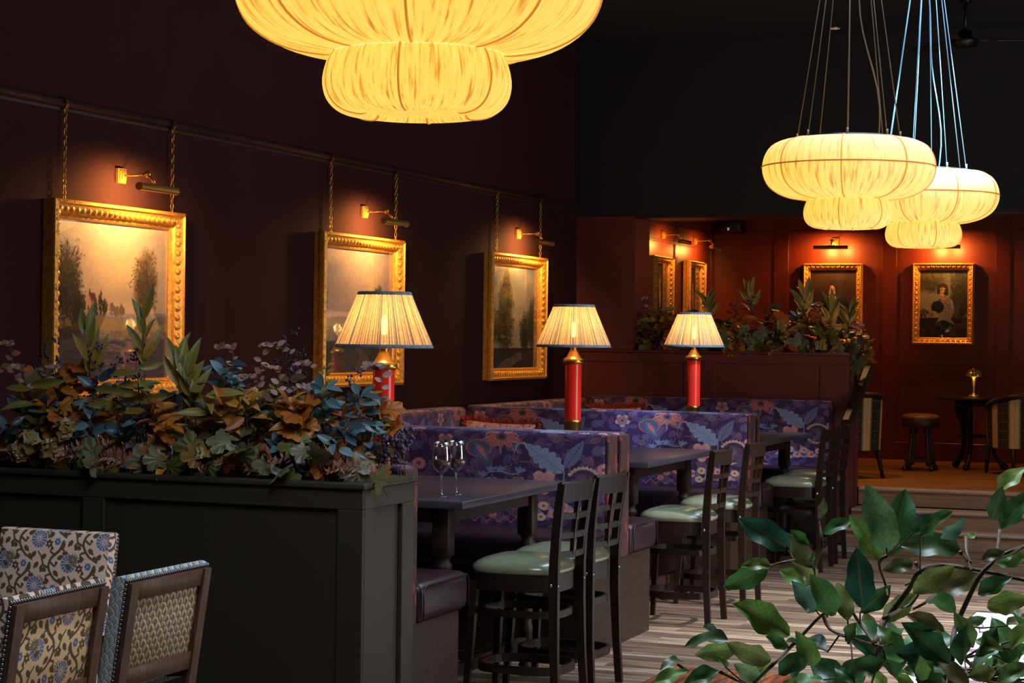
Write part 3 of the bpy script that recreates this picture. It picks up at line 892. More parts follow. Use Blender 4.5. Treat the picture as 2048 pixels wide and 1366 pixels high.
M['lf_ficus'] = leafmat('ficus_leaf', [(66, 122, 72), (96, 148, 74), (52, 104, 84), (142, 188, 80), (104, 152, 130), (164, 196, 96), (140, 130, 84), (58, 110, 62)], .34, mid=(.22, .2, .08), trans=.33)

# ------------------------------------------------------------------ the room
XL, YB, ZC, ZR = -5.9, 21.5, 4.45, .465
struct('wall_left', MB().box(XL - .2, XL, -1.6, 16.75, -.1, ZC), M['wall'])
struct('wall_right', MB().box(4.2, 4.4, -1.6, 21.7, -.1, ZC), M['wall'])
struct('wall_front', MB().box(XL, 4.2, -1.8, -1.6, -.1, ZC), M['wall'])
# picture rail
pr = MB()
pts = [(0, 2.93), (.012, 2.93), (.018, 2.945), (.012, 2.955), (.024, 2.963), (.034, 2.975), (.03, 2.99), (.016, 2.996), (0, 2.996)]
pr.sweep([(XL, -1.6, 0), (XL, 16.74, 0)], [(a, b) for a, b in pts])
struct('trim_1', pr, M['trim'])
# ceiling with two assumed, unseen roof-light openings
ce = MB()
xs, ys = [XL, -2.6, -1.1, -.6, 1.3, 4.2], [-1.6, 3.2, 5.6, 8.7, 13.7, 17.25]
for i in range(5):
    for j in range(5):
        if (i in (1, 2, 3) and j == 3) or (i in (1, 2) and j == 1):
            continue
        ce.box(xs[i], xs[i + 1], ys[j], ys[j + 1], ZC, ZC + .15)
struct('ceiling', ce, M['ceiling'])
for n, (x0, x1, y0, y1) in enumerate(((-2.6, 1.3, 8.7, 13.7), (-2.6, -.6, 3.2, 5.6))):
    f = MB()
    for a in (x0, x1 - .05):
        f.box(a, a + .05, y0, y1, ZC - .01, ZC + .16)
    for a in (y0, y1 - .05):
        f.box(x0, x1, a, a + .05, ZC - .01, ZC + .16)
    for k in range(1, 4):
        f.box(x0, x1, y0 + (y1 - y0) * k / 4 - .015, y0 + (y1 - y0) * k / 4 + .015, ZC + .03, ZC + .07)
    struct('window_%d' % (n + 1), f, M['trim'])  # frames of the assumed roof lights
f = MB()
for k in range(5):
    f.box(4.12, 4.2, 6.1 + 1.75 * k - .04, 6.1 + 1.75 * k + .04, 1.2, 3.4)
f.box(4.12, 4.2, 6.06, 13.14, 1.14, 1.22); f.box(4.12, 4.2, 6.06, 13.14, 3.38, 3.46)
struct('window_3', f, M['trim'])  # frame of the assumed, unseen window, set against the solid right wall
# bulkhead over the raised end of the room, its lower edge moulding and the low ceiling behind
struct('wall_bulkhead', MB().box(XL, 4.2, 16.75, 17.25, 2.89, ZC), M['ceiling'])
b = MB().box(XL + .56, 4.2, 16.78, 17.25, 2.872, 2.89); b.box(XL + .56, 4.2, 17.25, 17.31, 2.90, 2.97)
struct('trim_2', b, M['trim'])
struct('ceiling_alcove', MB().box(XL, 4.2, 17.25, YB + .2, 3.25, 3.4), M['ceiling'])
struct('pillar', MB().box(XL, -5.345, 16.77, 17.214, 1.672, 2.889), M['plum'])
wa = struct('wall_alcove', MB().box(XL - .2, XL, 16.75, YB + .2, -.1, 3.3), M['oxblood'])
wb = struct('wall_back', MB().box(XL, 4.2, YB, YB + .2, -.1, 3.3), M['oxblood'])
# panelling: stiles and rails standing proud of the wall
def bars(parent, fn, ss, rails, s0, s1, z0, z1):
    for a, b_ in ss:
        obj('stile', MB().rbox(*fn(a, b_, z0, z1), .003, 1, smooth=False), M['oxblood2'], parent)
    for a, b_ in rails:
        obj('rail', MB().rbox(*fn(s0, s1, a, b_, .0015), .003, 1, smooth=False), M['oxblood2'], parent)
fb = lambda a, b_, c, d, e=0: (a, b_, YB - .014 + e, YB + .01, c, d)
bars(wb, fb, [(-5.19, -5.02), (-3.962, -3.797), (-2.72, -2.56), (-1.5, -1.34), (-.2, 0), (1.2, 1.36), (2.6, 2.76)], [(ZR, .66), (1.35, 1.54), (2.98, 3.02)], XL, 4.2, ZR, 3.25)
fa = lambda a, b_, c, d, e=0: (XL - .01, XL + .014 - e, a, b_, c, d)
bars(wa, fa, [(18.4, 18.56), (19.9, 20.0), (21.36, 21.5)], [(ZR, .66), (1.35, 1.54), (2.79, 2.82), (2.97, 3.0)], 17.2, YB, ZR, 3.25)

# floors
fl_ = struct('floor', MB().box(XL, 4.2, -1.6, 17.0, -.12, -.007), M['grout'])
rr = random.Random(21)
pm = {}
def plank(parent, x0, x1, y0, y1, z, mat, ax=0, name='plank'):
    L, W_ = (x1 - x0, y1 - y0)
    key = (round(L, 2), round(W_, 3), mat.name)
    if key not in pm:
        pm[key] = MB().rbox(-L / 2, L / 2, -W_ / 2, W_ / 2, -.02, 0, .0016, 1, smooth=False).mesh(name, mat)
    o = link(name, pm[key], parent)
    o.location = ((x0 + x1) / 2, (y0 + y1) / 2, z + rr.uniform(-.0006, .0006))
pw = .125
row = 0
y = 8.25
while y < 16.6:
    xe = -2.955 if y < 10.0 else (-1.735 if y < 12.9 else 1.2)
    x = -4.5 - rr.choice((0, .3, .6))
    while x < xe - .01:
        L = rr.choice((1.2, 1.5, 1.8))
        x1 = min(x + L, xe)
        if xe - x1 < .25:
            x1 = xe
        plank(fl_, x + .001, x1 - .001, y + .001, y + pw - .001, 0, M['plank'])
        x = x1
    y += pw; row += 1
for i in range(12):
    yy = 8.6 + rr.choice((0, .15, .3))
    while yy < 10.03:
        y1 = min(10.03, yy + .5)
        if 10.03 - y1 < .12: y1 = 10.03
        plank(fl_, -2.95 + i * .1, -2.852 + i * .1, yy, y1 - .002, 0, M['parquet'], 1, 'parquet_block'); yy = y1
# white mosaic inlay: irregular pieces with dark joints
tr_ = random.Random(5)
nx, ny, tw, th = 7, 34, .13, .105
jx = [[(tr_.uniform(-.035, .035) if 0 < i < nx else 0, tr_.uniform(-.032, .032) if 0 < j < ny else 0) for i in range(nx + 1)] for j in range(ny + 1)]
for j in range(ny):
    for i in range(nx):
        q = [(-1.73 + (i + a) * tw + jx[j + b_][i + a][0], 9.33 + (j + b_) * th + jx[j + b_][i + a][1]) for a, b_ in ((0, 0), (1, 0), (1, 1), (0, 1))]
        cx, cy = sum(p[0] for p in q) / 4, sum(p[1] for p in q) / 4
        q = [(cx + (p[0] - cx) * .93, cy + (p[1] - cy) * .93) for p in q]
        obj('tile', MB().prism(q, -.02, .001), M['tile_purple'] if tr_.random() < .12 else M['tile'], fl_)
tl = MB()
for j in range(ny):
    for i in range(8, 30):
        x0, y0 = -1.73 + (i - 1) * tw, 9.33 + j * th
        tl.prism([(x0 + .005 + tr_.uniform(0, .012), y0 + .005), (x0 + tw - .005, y0 + .005 + tr_.uniform(0, .012)), (x0 + tw - .005 - tr_.uniform(0, .012), y0 + th - .005), (x0 + .005, y0 + th - .005 - tr_.uniform(0, .012))], -.02, .001)
obj('mosaic_pieces', tl, M['tile'], fl_, kind='stuff')
fbm_ = MB()
for x0, x1, y0, y1 in ((1.2, 4.2, 12.92, 16.6), (2.2, 4.2, 8.25, 12.9), (-4.5, 4.2, 2.0, 8.24), (-1.73, 2.2, 8.25, 9.3)):
    y = y0
    while y < y1 - .01:
        x = x0
        while x < x1 - .01:
            xe = min(x1, x + rr.choice((1.2, 1.5, 1.8))); fbm_.box(x + .001, xe - .001, y + .001, min(y1, y + pw) - .001, -.02, rr.uniform(-.0006, .0006)); x = xe
        y += pw
obj('floorboards', fbm_, M['plank'], fl_, kind='stuff')
rf = struct('floor_raised', MB().box(XL, 4.2, 17.42, YB + .2, -.12, ZR - .008), M['grout'])
y = 17.24; pm2 = MB()
while y < YB:
    x = XL
    while x < 1.5:
        L = rr.choice((1.2, 1.6, 2.0)); pm2.rbox(x + .001, x + L - .001, y + .001, y + .128, ZR - .02, ZR + rr.uniform(-.0006, .0006), .0015, 1, smooth=False); x += L
    y += .13
obj('floorboards', pm2, M['plank_far'], rf, kind='stuff')
# three steps up to the raised floor
for k, (y0, z1) in enumerate(((16.62, .15), (16.88, .303), (17.2, .465))):
    st = struct('step', MB().box(-3.36, 4.2, y0 + .03, y0 + .4, z1 - .155, z1 - .028), M['step_wood'])
    obj('nosing', MB().rbox(-3.36, 4.2, y0, y0 + .335, z1 - .03, z1, .012, 3), M['nosing'], st, label='worn step edge with rounded nosing')

# handrail fixed to the planter end beside the steps
hr = thing('handrail', 'dark sloping wooden handrail beside the steps at the far planter', 'handrail', (-3.29, 16.83, 0))
hr_rail = MB().sweep([(0, -.55, 1.06), (0, -.5, 1.085), (0, .36, 1.485), (0, .42, 1.505)], [(-.035, -.05), (.035, -.05), (.045, -.02), (.045, .025), (.025, .05), (-.025, .05), (-.045, .025), (-.045, -.02)])
obj('rail', hr_rail, M['dark_wood'], hr)
for yy, zz in ((-.1, 1.27), (.3, 1.455)):
    obj('bracket', MB().tube([(-.085, yy, zz - .1), (-.04, yy, zz - .1), (0, yy, zz - .06), (0, yy, zz - .03)], .009).lathe([(.028, 0), (.028, .008)], 12, M=Matrix.Translation((-.085, yy, zz - .1)) @ Matrix.Rotation(PI / 2, 4, 'Y')), M['steel'], hr)

# ------------------------------------------------------------------ planters with panelled sides
def stile(parent, b_, mat):
    obj('panel_frame', MB().rbox(*b_, .003, 1, smooth=False), mat, parent)
def planter(name, label, x0, x1, y0, y1, z0, z1, mat, fr, end, dz, rail):
    t = thing(name, label, 'planter', ((x0 + x1) / 2, (y0 + y1) / 2, 0))
    def L(b_):
        return (b_[0] - t.location.x, b_[1] - t.location.x, b_[2] - t.location.y, b_[3] - t.location.y, b_[4], b_[5])
    obj('body', MB().box(*L((x0, x1 - dz, y0 + dz, y1, z0, z1 - .07))), mat, t)
    cap = MB()
    for b_ in ((x0, x1 + .014, y0 - .014, y0 + .05, z1 - .026, z1), (x0, x1 + .014, y1 - .05, y1 + .014, z1 - .026, z1), (x1 - .14, x1 + .014, y0 + .049, y1 - .049, z1 - .026, z1)):
        cap.rbox(*L(b_), .006, 2)
    obj('cap', cap, mat, t)
    sides = MB()
    sides.box(*L((x0, x1 - dz, y0 + dz, y0 + .045, z1 - .07, z1 - .026))); sides.box(*L((x0, x1 - dz, y1 - .045, y1, z1 - .07, z1 - .026))); sides.box(*L((x1 - .13, x1 - dz, y0 + .045, y1 - .045, z1 - .07, z1 - .026)))
    obj('liner', sides, mat, t)
    stile(t, L((x0, x1, y0, y0 + dz, z1 - rail, z1 - .026)), mat); stile(t, L((x0, x1, y0, y0 + dz, z0, z0 + .14)), mat)
    for a, b_ in fr:
        stile(t, L((a, b_, y0, y0 + dz, z0 + .14, z1 - rail)), mat)
    stile(t, L((x1 - dz, x1, y0 + dz, y1, z1 - rail, z1 - .026)), mat); stile(t, L((x1 - dz, x1, y0 + dz, y1, z0, z0 + .14)), mat)
    for a, b_ in end:
        stile(t, L((x1 - dz, x1, a, b_, z0 + .14, z1 - rail)), mat)
    obj('moss', MB().grid(lambda u, v: (x0 + (x1 - .14 - x0) * u - t.location.x, y0 + .045 + (y1 - y0 - .09) * v - t.location.y, z1 - .055 + .02 * math.sin(31 * u + 7 * v) * math.sin(17 * v + 3)), 60, 10), M['soil'], t)
    return t
planter('planter_box', 'dark green panelled planter box full of autumn foliage beside the floral chairs', -5.9, -3.385, 7.04, 7.55, 0, 1.17, M['green'], [(-4.72, -4.61), (-3.5, -3.385), (-5.9, -5.8)], [(7.06, 7.14), (7.43, 7.55)], .02, .11)
planter('planter_box', 'plum panelled planter box of foliage below the portraits, behind the last booth', -5.9, -3.37, 16.75, 17.25, 0, 1.67, M['plum'], [(-5.9, -5.8), (-4.86, -4.57), (-3.62, -3.37)], [(16.77, 16.85), (17.16, 17.25)], .014, .11)

# ------------------------------------------------------------------ booth seating
M['floral_red'] = printed('floral_velvet_red', np.clip(.25 * np.array([.3, .08, .08]) + .75 * fl[:, :, [0, 1, 1]] * np.array([.7, .36, .26]), 0, 1), .75)  # bench print multiplied by a red tint for the ends
def bench(label, y0, y1, yf, x0, x1, zt, group):
    # y0..y1 the back, yf the seat front
    s = 1 if yf > y1 else -1
    t = thing('banquette', label, 'bench seat', ((x0 + x1) / 2, (y0 + y1) / 2, 0), 0, group)
    ox, oy = t.location.x, t.location.y
    def L(a, b_, c, d, e, f):
        return (a - ox, b_ - ox, c - oy, d - oy, e, f)
    bk = MB().rbox(*L(x0, x1 - .012, y0, y1, .5, zt), .03, 4)
    bk.boxuv(1.15, .55, ou=ox + 4.548, ov=-zt)
    obj('backrest', bk, M['floral'], t)
    e = MB().rbox(*L(x1 - .03, x1, y0 + .004, y1 - .004, .5, zt - .012), .012, 3); e.boxuv(.7, .62, ov=.1)
    obj('end_panel', e, M['floral_red'], t, label='red toned floral end panel')
    a, b_ = (y1, yf) if s > 0 else (yf, y0)
    def dome(u, v):
        return 0
    seat = MB().rbox(*L(x0, x1 + .02, a, b_, .505, .685), .045, 4)
    sc_ = obj('seat_cushion', seat, M['leather'], t)
    pp = MB(); xe = x1 + .022 - ox; r_ = .03
    ya, yb = a - oy + .02, b_ - oy - .02
    pp.tube([(xe, ya, .52), (xe, ya, .655), (xe, ya + .03, .672), (xe, yb - .03, .672), (xe, yb, .65), (xe, yb, .525)], .004, 6)
    obj('piping', pp, M['leather'], sc_)
    base = MB().box(*L(x0, x1 - .01, min(a, y0), max(b_ - .06, y1) if s > 0 else y1, 0, .505)) if s > 0 else MB().box(*L(x0, x1 - .01, a + .06, y1, 0, .505))
    obj('base', base, M['bench_wood'], t)
    return t
G_ = 'floral booth benches'
bench('purple floral bench backing onto the dark green planter', 7.57, 7.72, 8.27, -5.7, -3.44, 1.205, G_)
bench('purple floral bench behind the wine glasses', 10.36, 10.52, 9.82, -5.7, -3.44, 1.232, G_)
bench('purple floral bench facing the middle table, back to the wine glass booth', 10.585, 10.75, 11.26, -5.7, -3.44, 1.225, G_)
bench('purple floral bench behind the middle table lamp', 13.70, 13.86, 13.16, -5.7, -3.47, 1.232, G_)
bench('purple floral bench facing the furthest table', 13.925, 14.09, 14.43, -5.7, -3.49, 1.225, G_)
bench('dim purple floral bench against the plum planter, under its foliage', 16.55, 16.72, 16.0, -5.7, -3.47, 1.25, G_)
for (a, b_), lab in (((7.73, 10.35), 'floral wall bench under the second landscape, in the booth with the wine glasses'), ((10.76, 13.69), 'floral wall bench in the middle booth, under the tall tree picture'), ((14.1, 16.54), 'floral wall bench in the booth next to the plum planter')):
    t = thing('wall_banquette', lab, 'bench seat', (-5.8, (a + b_) / 2, 0), 0, 'floral wall benches')
    h = (b_ - a) / 2
    m = MB().rbox(-.095, .1, -h, h, .5, 1.228, .035, 4); m.boxuv(1.15, .55, ou=.3, ov=-1.228)
    obj('backrest', m, M['floral'], t)
    obj('seat_cushion', MB().rbox(.1, .6, -h + .57, h - .57, .505, .685, .045, 4), M['leather'], t)
    obj('base', MB().box(-.095, .54, -h + .57, h - .57, 0, .505), M['bench_wood'], t)
for y_, lab in ((10.552, 'dark divider board between the backs at the wine glass booth'), (13.892, 'dark divider board between the backs at the middle booth')):
    tag(obj('divider_board', MB().rbox(-5.6, -3.47, y_ - .028, y_ + .028, 0, 1.19, .006, 1), M['black']), lab, 'divider')  # black sheet added as the shade in the gap between the backs

# ------------------------------------------------------------------ booth tables
def booth_table(label, x0, x1, y0, y1):
    cx, cy = (x0 + x1) / 2, (y0 + y1) / 2
    t = thing('booth_table', label, 'table', (cx, cy, 0), 0, 'high tables in the booths')
    w_, d = (x1 - x0) / 2, (y1 - y0) / 2
    obj('tabletop', MB().rbox(-w_, w_, -d, d, .962, 1.0, .006, 2), M['table_top'], t)
    ap = MB()
    for a in (-1, 1):
        ap.box(-w_ + .16, w_ - .16, a * (d - .16) - .012, a * (d - .16) + .012, .88, .962); ap.box(a * (w_ - .16) - .012, a * (w_ - .16) + .012, -d + .16, d - .16, .88, .962)
    obj('apron', ap, M['dark_wood'], t)
    for sx in (-1, 1):
        for sy in (-1, 1):
            mm = Matrix.Translation((sx * (w_ - .17), sy * (d - .17), 0))
            lg = MB().rbox(-.042, .042, -.042, .042, .72, .962, .004, 1, M=mm)
            lg.lathe([(.03, 0), (.04, .03), (.026, .06), (.036, .1), (.036, .2), (.044, .22), (.03, .25), (.04, .4), (.046, .5), (.034, .6), (.026, .64), (.044, .66), (.044, .68), (.03, .7), (.042, .722)], 14, M=mm)
            obj('leg', lg, M['dark_wood'], t)
    obj('stretcher', MB().box(-w_ + .17, w_ - .17, -.02, .02, .13, .18).box(-w_ + .155, -w_ + .185, -d + .17, d - .17, .12, .18).box(w_ - .185, w_ - .155, -d + .17, d - .17, .12, .18), M['dark_wood'], t)
booth_table('dark wood table holding two glasses of red wine', -5.15, -3.46, 8.27, 9.74)
booth_table('dark wood table in the middle booth, under the second red lamp', -5.15, -3.56, 11.5, 13.06)
booth_table('small looking dark table in the furthest booth, under the third red lamp', -5.15, -3.52, 14.32, 15.9)

# ------------------------------------------------------------------ bar stools
def make_stool(label):
    t = thing('bar_stool', label, 'bar stool', (0, 0, 0), 0, 'window-back bar stools')
    pad = MB()
    def outline(a, r):
        # rounded square, wider at the front
        c, s = math.cos(a), math.sin(a)
        n = 3.4
        q = (abs(c) ** n + abs(s) ** n) ** (-1 / n)
        return (c * q * (.215 if c > 0 else .245) * r - .015, s * q * (.215 - .018 * c) * r)
    prof = [(.0, .055), (.35, .053), (.6, .046), (.8, .033), (.92, .018), (.99, .0), (1.0, -.012), (.985, -.026), (.95, -.03)]
    N = 40; vs = []; fs = []
    for r_, z in prof:
        for k in range(N):
            p = outline(2 * PI * k / N, max(r_, .002)); vs.append((p[0], p[1], .672 + z))
    for i in range(len(prof) - 1):
        for k in range(N):
            l = (k + 1) % N; fs.append((i * N + k, (i + 1) * N + k, (i + 1) * N + l, i * N + l))
    pad.add(vs, [f[::-1] for f in fs], smooth=True)
    obj('seat', pad, M['olive'], t)
    ap = MB(); vs = []; fs = []
    for r_, z in ((.97, .642), (.97, .56), (.9, .56), (.9, .642)):
        for k in range(N):
            p = outline(2 * PI * k / N, r_); vs.append((p[0], p[1], z))
    for i in range(4):
        for k in range(N):
            l = (k + 1) % N; j = (i + 1) % 4; fs.append((i * N + k, i * N + l, j * N + l, j * N + k))
    ap.add(vs, [f[::-1] for f in fs], smooth=False)
    obj('seat_frame', ap, M['stool_wood'], t)
    rect = lambda a, b_: [(-a, -b_), (a, -b_), (a, b_), (-a, b_)]
    for s in (-1, 1):
        path = [(.215, s * .205, 0), (.2, s * .195, .25), (.192, s * .187, .5), (.192, s * .186, .68), (.2, s * .19, .82), (.217, s * .2, .97), (.236, s * .212, 1.085)]
        lg = MB().sweep(path, rect(.021, .015), up=Vector((0, 1, 0)), scale=[.85, .95, 1.1, 1.1, 1, .95, .85])
        obj('rear_leg', lg, M['stool_wood'], t)
        fl2 = MB().sweep([(-.252, s * .195, 0), (-.235, s * .178, .3), (-.222, s * .165, .6)], rect(.017, .017), up=Vector((0, 1, 0)), scale=[.8, 1, 1.1])
        obj('front_leg', fl2, M['stool_wood'], t)
        obj('bolt', MB().sphere((.192 + .02, s * .187, .60), .011, 10, 6, (.4, 1, 1)).sphere((.18, s * .187 + s * .012, .60), .011, 10, 6, (1, .6, 1)), M['steel'], t)
    def arc(z, x, y, bow, n=9):
        return [(x + bow * math.cos(PI / 2 * q), y * q, z) for q in [-1 + 2 * k / (n - 1) for k in range(n)]]
    obj('top_rail', MB().sweep(arc(1.045, .229, .215, .05), [(-.011, -.048), (.011, -.048), (.011, .036), (.004, .048), (-.004, .048), (-.011, .036)]), M['stool_wood'], t)
    for z, x in ((.925, .211), (.833, .201), (.742, .195)):
        obj('crosspiece', MB().sweep(arc(z, x, .193, .05), rect(.009, .014)), M['stool_wood'], t)
    for q in (-.36, .36):
        obj('spindle', MB().sweep([(.195 + .042, q * .19, .742), (.201 + .042, q * .195, .833), (.211 + .043, q * .2, .925), (.222 + .044, q * .205, 1.01)], rect(.01, .008), up=Vector((0, 1, 0))), M['stool_wood'], t)
    def hoop(z, a, b_, h):
        P = []
        for k in range(36):
            th = 2 * PI * k / 36; c, s = math.cos(th), math.sin(th); n = 3.2
            q = (abs(c) ** n + abs(s) ** n) ** (-1 / n); P.append((c * q * a + (-.03 if c < 0 else 0) * abs(c), s * q * b_, z))
        return MB().sweep(P, rect(.008, h), closed=True)
    obj('hoop', hoop(.45, .187, .172, .017), M['stool_wood'], t)
    obj('footrest', hoop(.185, .202, .182, .02), M['stool_wood'], t)
    return t
st0 = make_stool('bar stool nearest the dark green planter, olive leather seat, at the wine glass table')
ST = [(-3.29, 8.72, .0), (-3.285, 9.24, -.03), (-3.365, 11.64, .02), (-3.385, 12.6, .0), (-3.345, 14.79, .0), (-3.36, 15.4, .03)]
SL = [None, 'olive seated bar stool at the wine glass table, beside the floral bench end', 'olive seated bar stool at the middle table, the one nearer the wine glasses',
      'olive seated bar stool at the middle table, the one nearer the steps', 'olive seated bar stool at the furthest table, front one of its pair', 'olive seated bar stool at the furthest table, closest to the handrail']
for (x, y, rz), l in zip(ST, SL):
    if l is None:
        st0.location = (x, y, 0); st0.rotation_euler = (0, 0, rz)
    else:
        dup(st0, (x, y, 0), rz, l)

# ------------------------------------------------------------------ table lamps
def make_lamp(label):
    t = thing('table_lamp', label, 'lamp', (0, 0, 0), 0, 'red column table lamps')
    obj('base', MB().lathe([(.078, 0), (.08, .012), (.07, .022), (.06, .03), (.057, .04), (.056, .215), (.062, .22), (.062, .232), (.055, .236)], 32), M['brass'], t)
    obj('column', MB().lathe([(.054, .232), (.054, .605)], 36, cap=False), M['red'], t)
    obj('collar', MB().lathe([(.055, .6), (.066, .606), (.07, .62), (.066, .634), (.056, .638), (.046, .646), (.036, .664), (.027, .68), (.02, .7), (.024, .705), (.018, .712), (.012, .74)], 28), M['brass'], t)
    pr_ = [(.241, .715), (.23, .742), (.186, .845), (.141, .955), (.132, .983)]
    so = obj('shade', MB().lathe(pr_, 264, cap=False, pleat=(44, .02), uv=True), M['shade'], t)
    for r_, z in ((.2425, .718), (.1335, .98)):
        obj('shade_binding', MB().lathe([(r_ + .002, z - .009), (r_ + .005, z - .006), (r_ - .001, z + .008), (r_ - .004, z + .009), (r_ - .004, z - .009), (r_ + .002, z - .009)], 64, cap=False), M['shade_trim'], so)
    sp = MB().tube([(-.13, 0, .974), (.13, 0, .974)], .002, 5).tube([(0, -.13, .974), (0, .13, .974)], .002, 5).tube([(0, 0, .74), (0, 0, .775)], .013, 10).tube([(.02, 0, .77), (.05, 0, .85), (.02, 0, .974)], .0015, 4)
    obj('shade_carrier', sp, M['brass'], so)
    obj('bulb', MB().lathe([(.004, .775), (.014, .78), (.017, .81), (.016, .85), (.006, .872), (.0005, .876)], 14), M['bulb'], t)
    return t
lamp0 = make_lamp('tall red column lamp with pleated shade rising behind the dark green planter')
LP = [(-4.076, 8.7), (-4.188, 11.85), (-4.271, 15.0)]
lamp0.location = (*LP[0], 1.0)
dup(lamp0, (*LP[1], 1.0), .7, 'red column lamp with pleated shade, middle of the three, on the middle booth table')
dup(lamp0, (*LP[2], 1.0), 1.9, 'red column lamp with pleated shade in front of the plum planter foliage')
for x, y in LP:
    light('table_lamp_light', 'POINT', (x, y, 1.83), 7.6, WARM, shadow_soft_size=.035)

# ------------------------------------------------------------------ pendant lights
def smooth(P, n=3):
    out = []
    for i in range(len(P) - 1):
        a, b_, c, d = P[max(0, i - 1)], P[i], P[i + 1], P[min(len(P) - 1, i + 2)]
        for k in range(n):
            q = k / n
            out.append(tuple(.5 * (2 * b_[e] + (c[e] - a[e]) * q + (2 * a[e] - 5 * b_[e] + 4 * c[e] - d[e]) * q * q + (3 * b_[e] - a[e] - 3 * c[e] + d[e]) * q ** 3) for e in (0, 1)))
    return out + [P[-1]]
PU = smooth([(.30, .64), (.38, .628), (.45, .585), (.488, .51), (.5, .43), (.492, .36), (.462, .29), (.405, .235), (.34, .203), (.27, .188), (.235, .186)])
PU = [(q, .167 + (z - .186) * .78) for q, z in PU]
PL = smooth([(.222, .178), (.243, .152), (.257, .1), (.252, .055), (.232, .024), (.2, .006), (.155, .0), (.14, .012)])
def cage(t, prof, n, r_, off=0, sc=1.0):
    for k in range(n):
        a = 2 * PI * k / n + off
        obj('rib', MB().tube([(q * sc * math.cos(a), q * sc * math.sin(a), z) for q, z in prof], r_, 5), M['rib'], t)
def make_pendant(label, loc, rz, seed, ncab, scale=1.0, sway=0, cab=None):
    t = thing('pendant_light', label, 'pendant light', loc, rz, 'silk tier pendants')
    um = pendant_mat('pendant_silk_%s' % 'abc'[seed], seed)
    rs = random.Random(seed)
    def soft(prof, n, amp):
        # cloth drawn tight over ribs: scalloped between them
        out = MB(); N = 120; vs = []; fs = []; us = []
        for i, (q, z) in enumerate(prof):
            for k in range(N + 1):
                a = 2 * PI * k / N; b_ = (k / N * n) % 1
                r_ = q * (1 - amp * (1 - abs(2 * b_ - 1) ** 2) * .0 + amp * (math.sin(PI * b_) - .5))
                vs.append((r_ * math.cos(a), r_ * math.sin(a), z))
        for i in range(len(prof) - 1):
            for k in range(N):
                fs.append((i * (N + 1) + k, (i + 1) * (N + 1) + k, (i + 1) * (N + 1) + k + 1, i * (N + 1) + k + 1))
                u0, u1, v0, v1 = k / N, (k + 1) / N, i / len(prof), (i + 1) / len(prof)
                us.append(((u0, v0), (u0, v1), (u1, v1), (u1, v0)))
        return out.add(vs, fs, uv=us, smooth=True)
    obj('upper_shade', soft(PU, 8, .012), um, t)
    obj('lower_shade', soft(PL, 8, .012), um, t)
    obj('bottom_diffuser', MB().lathe([(.145, .012), (.08, .008), (.001, .007)], 40, cap=False, uv=True), um, t)
    ring = MB().tube([(.502 * math.cos(2 * PI * k / 72), .502 * math.sin(2 * PI * k / 72), .357) for k in range(72)], .005, 5, closed=True)
    obj('equator_seam', ring, M['seam'], t)
    cage(t, PU, 8, .004)
    cage(t, PL, 6, .0035, .4)
    obj('top_frame', MB().tube([(.3 * math.cos(2 * PI * k / 48), .3 * math.sin(2 * PI * k / 48), .524) for k in range(48)], .006, 6, closed=True).tube([(-.3, 0, .52), (.3, 0, .52)], .005, 6).tube([(0, -.3, .52), (0, .3, .52)], .005, 6), M['black'], t)
    top = ZC - loc[2]
    obj('ceiling_rose', MB().lathe([(.11, top - .03), (.13, top - .02), (.13, top)], 28), M['black'], t)
    for k in range(ncab):
        a = 2 * PI * (k + rs.uniform(-.22, .22)) / ncab
        p0 = (.3 * math.cos(a), .3 * math.sin(a), .524); p1 = (.08 * math.cos(a), .08 * math.sin(a), top - .02)
        obj('cable', MB().tube([p0, [(p0[i] + p1[i]) / 2 for i in range(3)], p1], .0032, 6).tube([p0, (p0[0], p0[1], p0[2] + .035)], .007, 6), cab or M['cord'], t)
    pf = []
    for k in range(15):
        q = k / 14; z = .5 + (top - .52) * q
        pf.append((.16 * (1 - q) + .035 * math.sin(9 * q) * (1 - q * q), .09 * (1 - q) + .03 * math.cos(7 * q), z))
    obj('flex', MB().tube(pf, .005, 6), cab or M['cord'], t)
    return t
make_pendant('large silk tier pendant overhead, cut by the top edge, nearest of the three', (-2.145, 4.77, 2.366), .35, 0, 8)
make_pendant('silk tier pendant on orange-lit cords, between the other two', (-2.266, 11.19, 2.43), .12, 1, 8)
make_pendant('silk tier pendant on blue-lit cables, furthest away, partly hidden', (-2.17, 13.3, 2.42), .62, 2, 8, cab=M['cable'])
for p in ((-2.145, 4.77), (-2.266, 11.19), (-2.17, 13.3)):
    light('pendant_light_glow', 'POINT', (*p, 3.3), 2, (1, .6, .22), shadow_soft_size=.2)

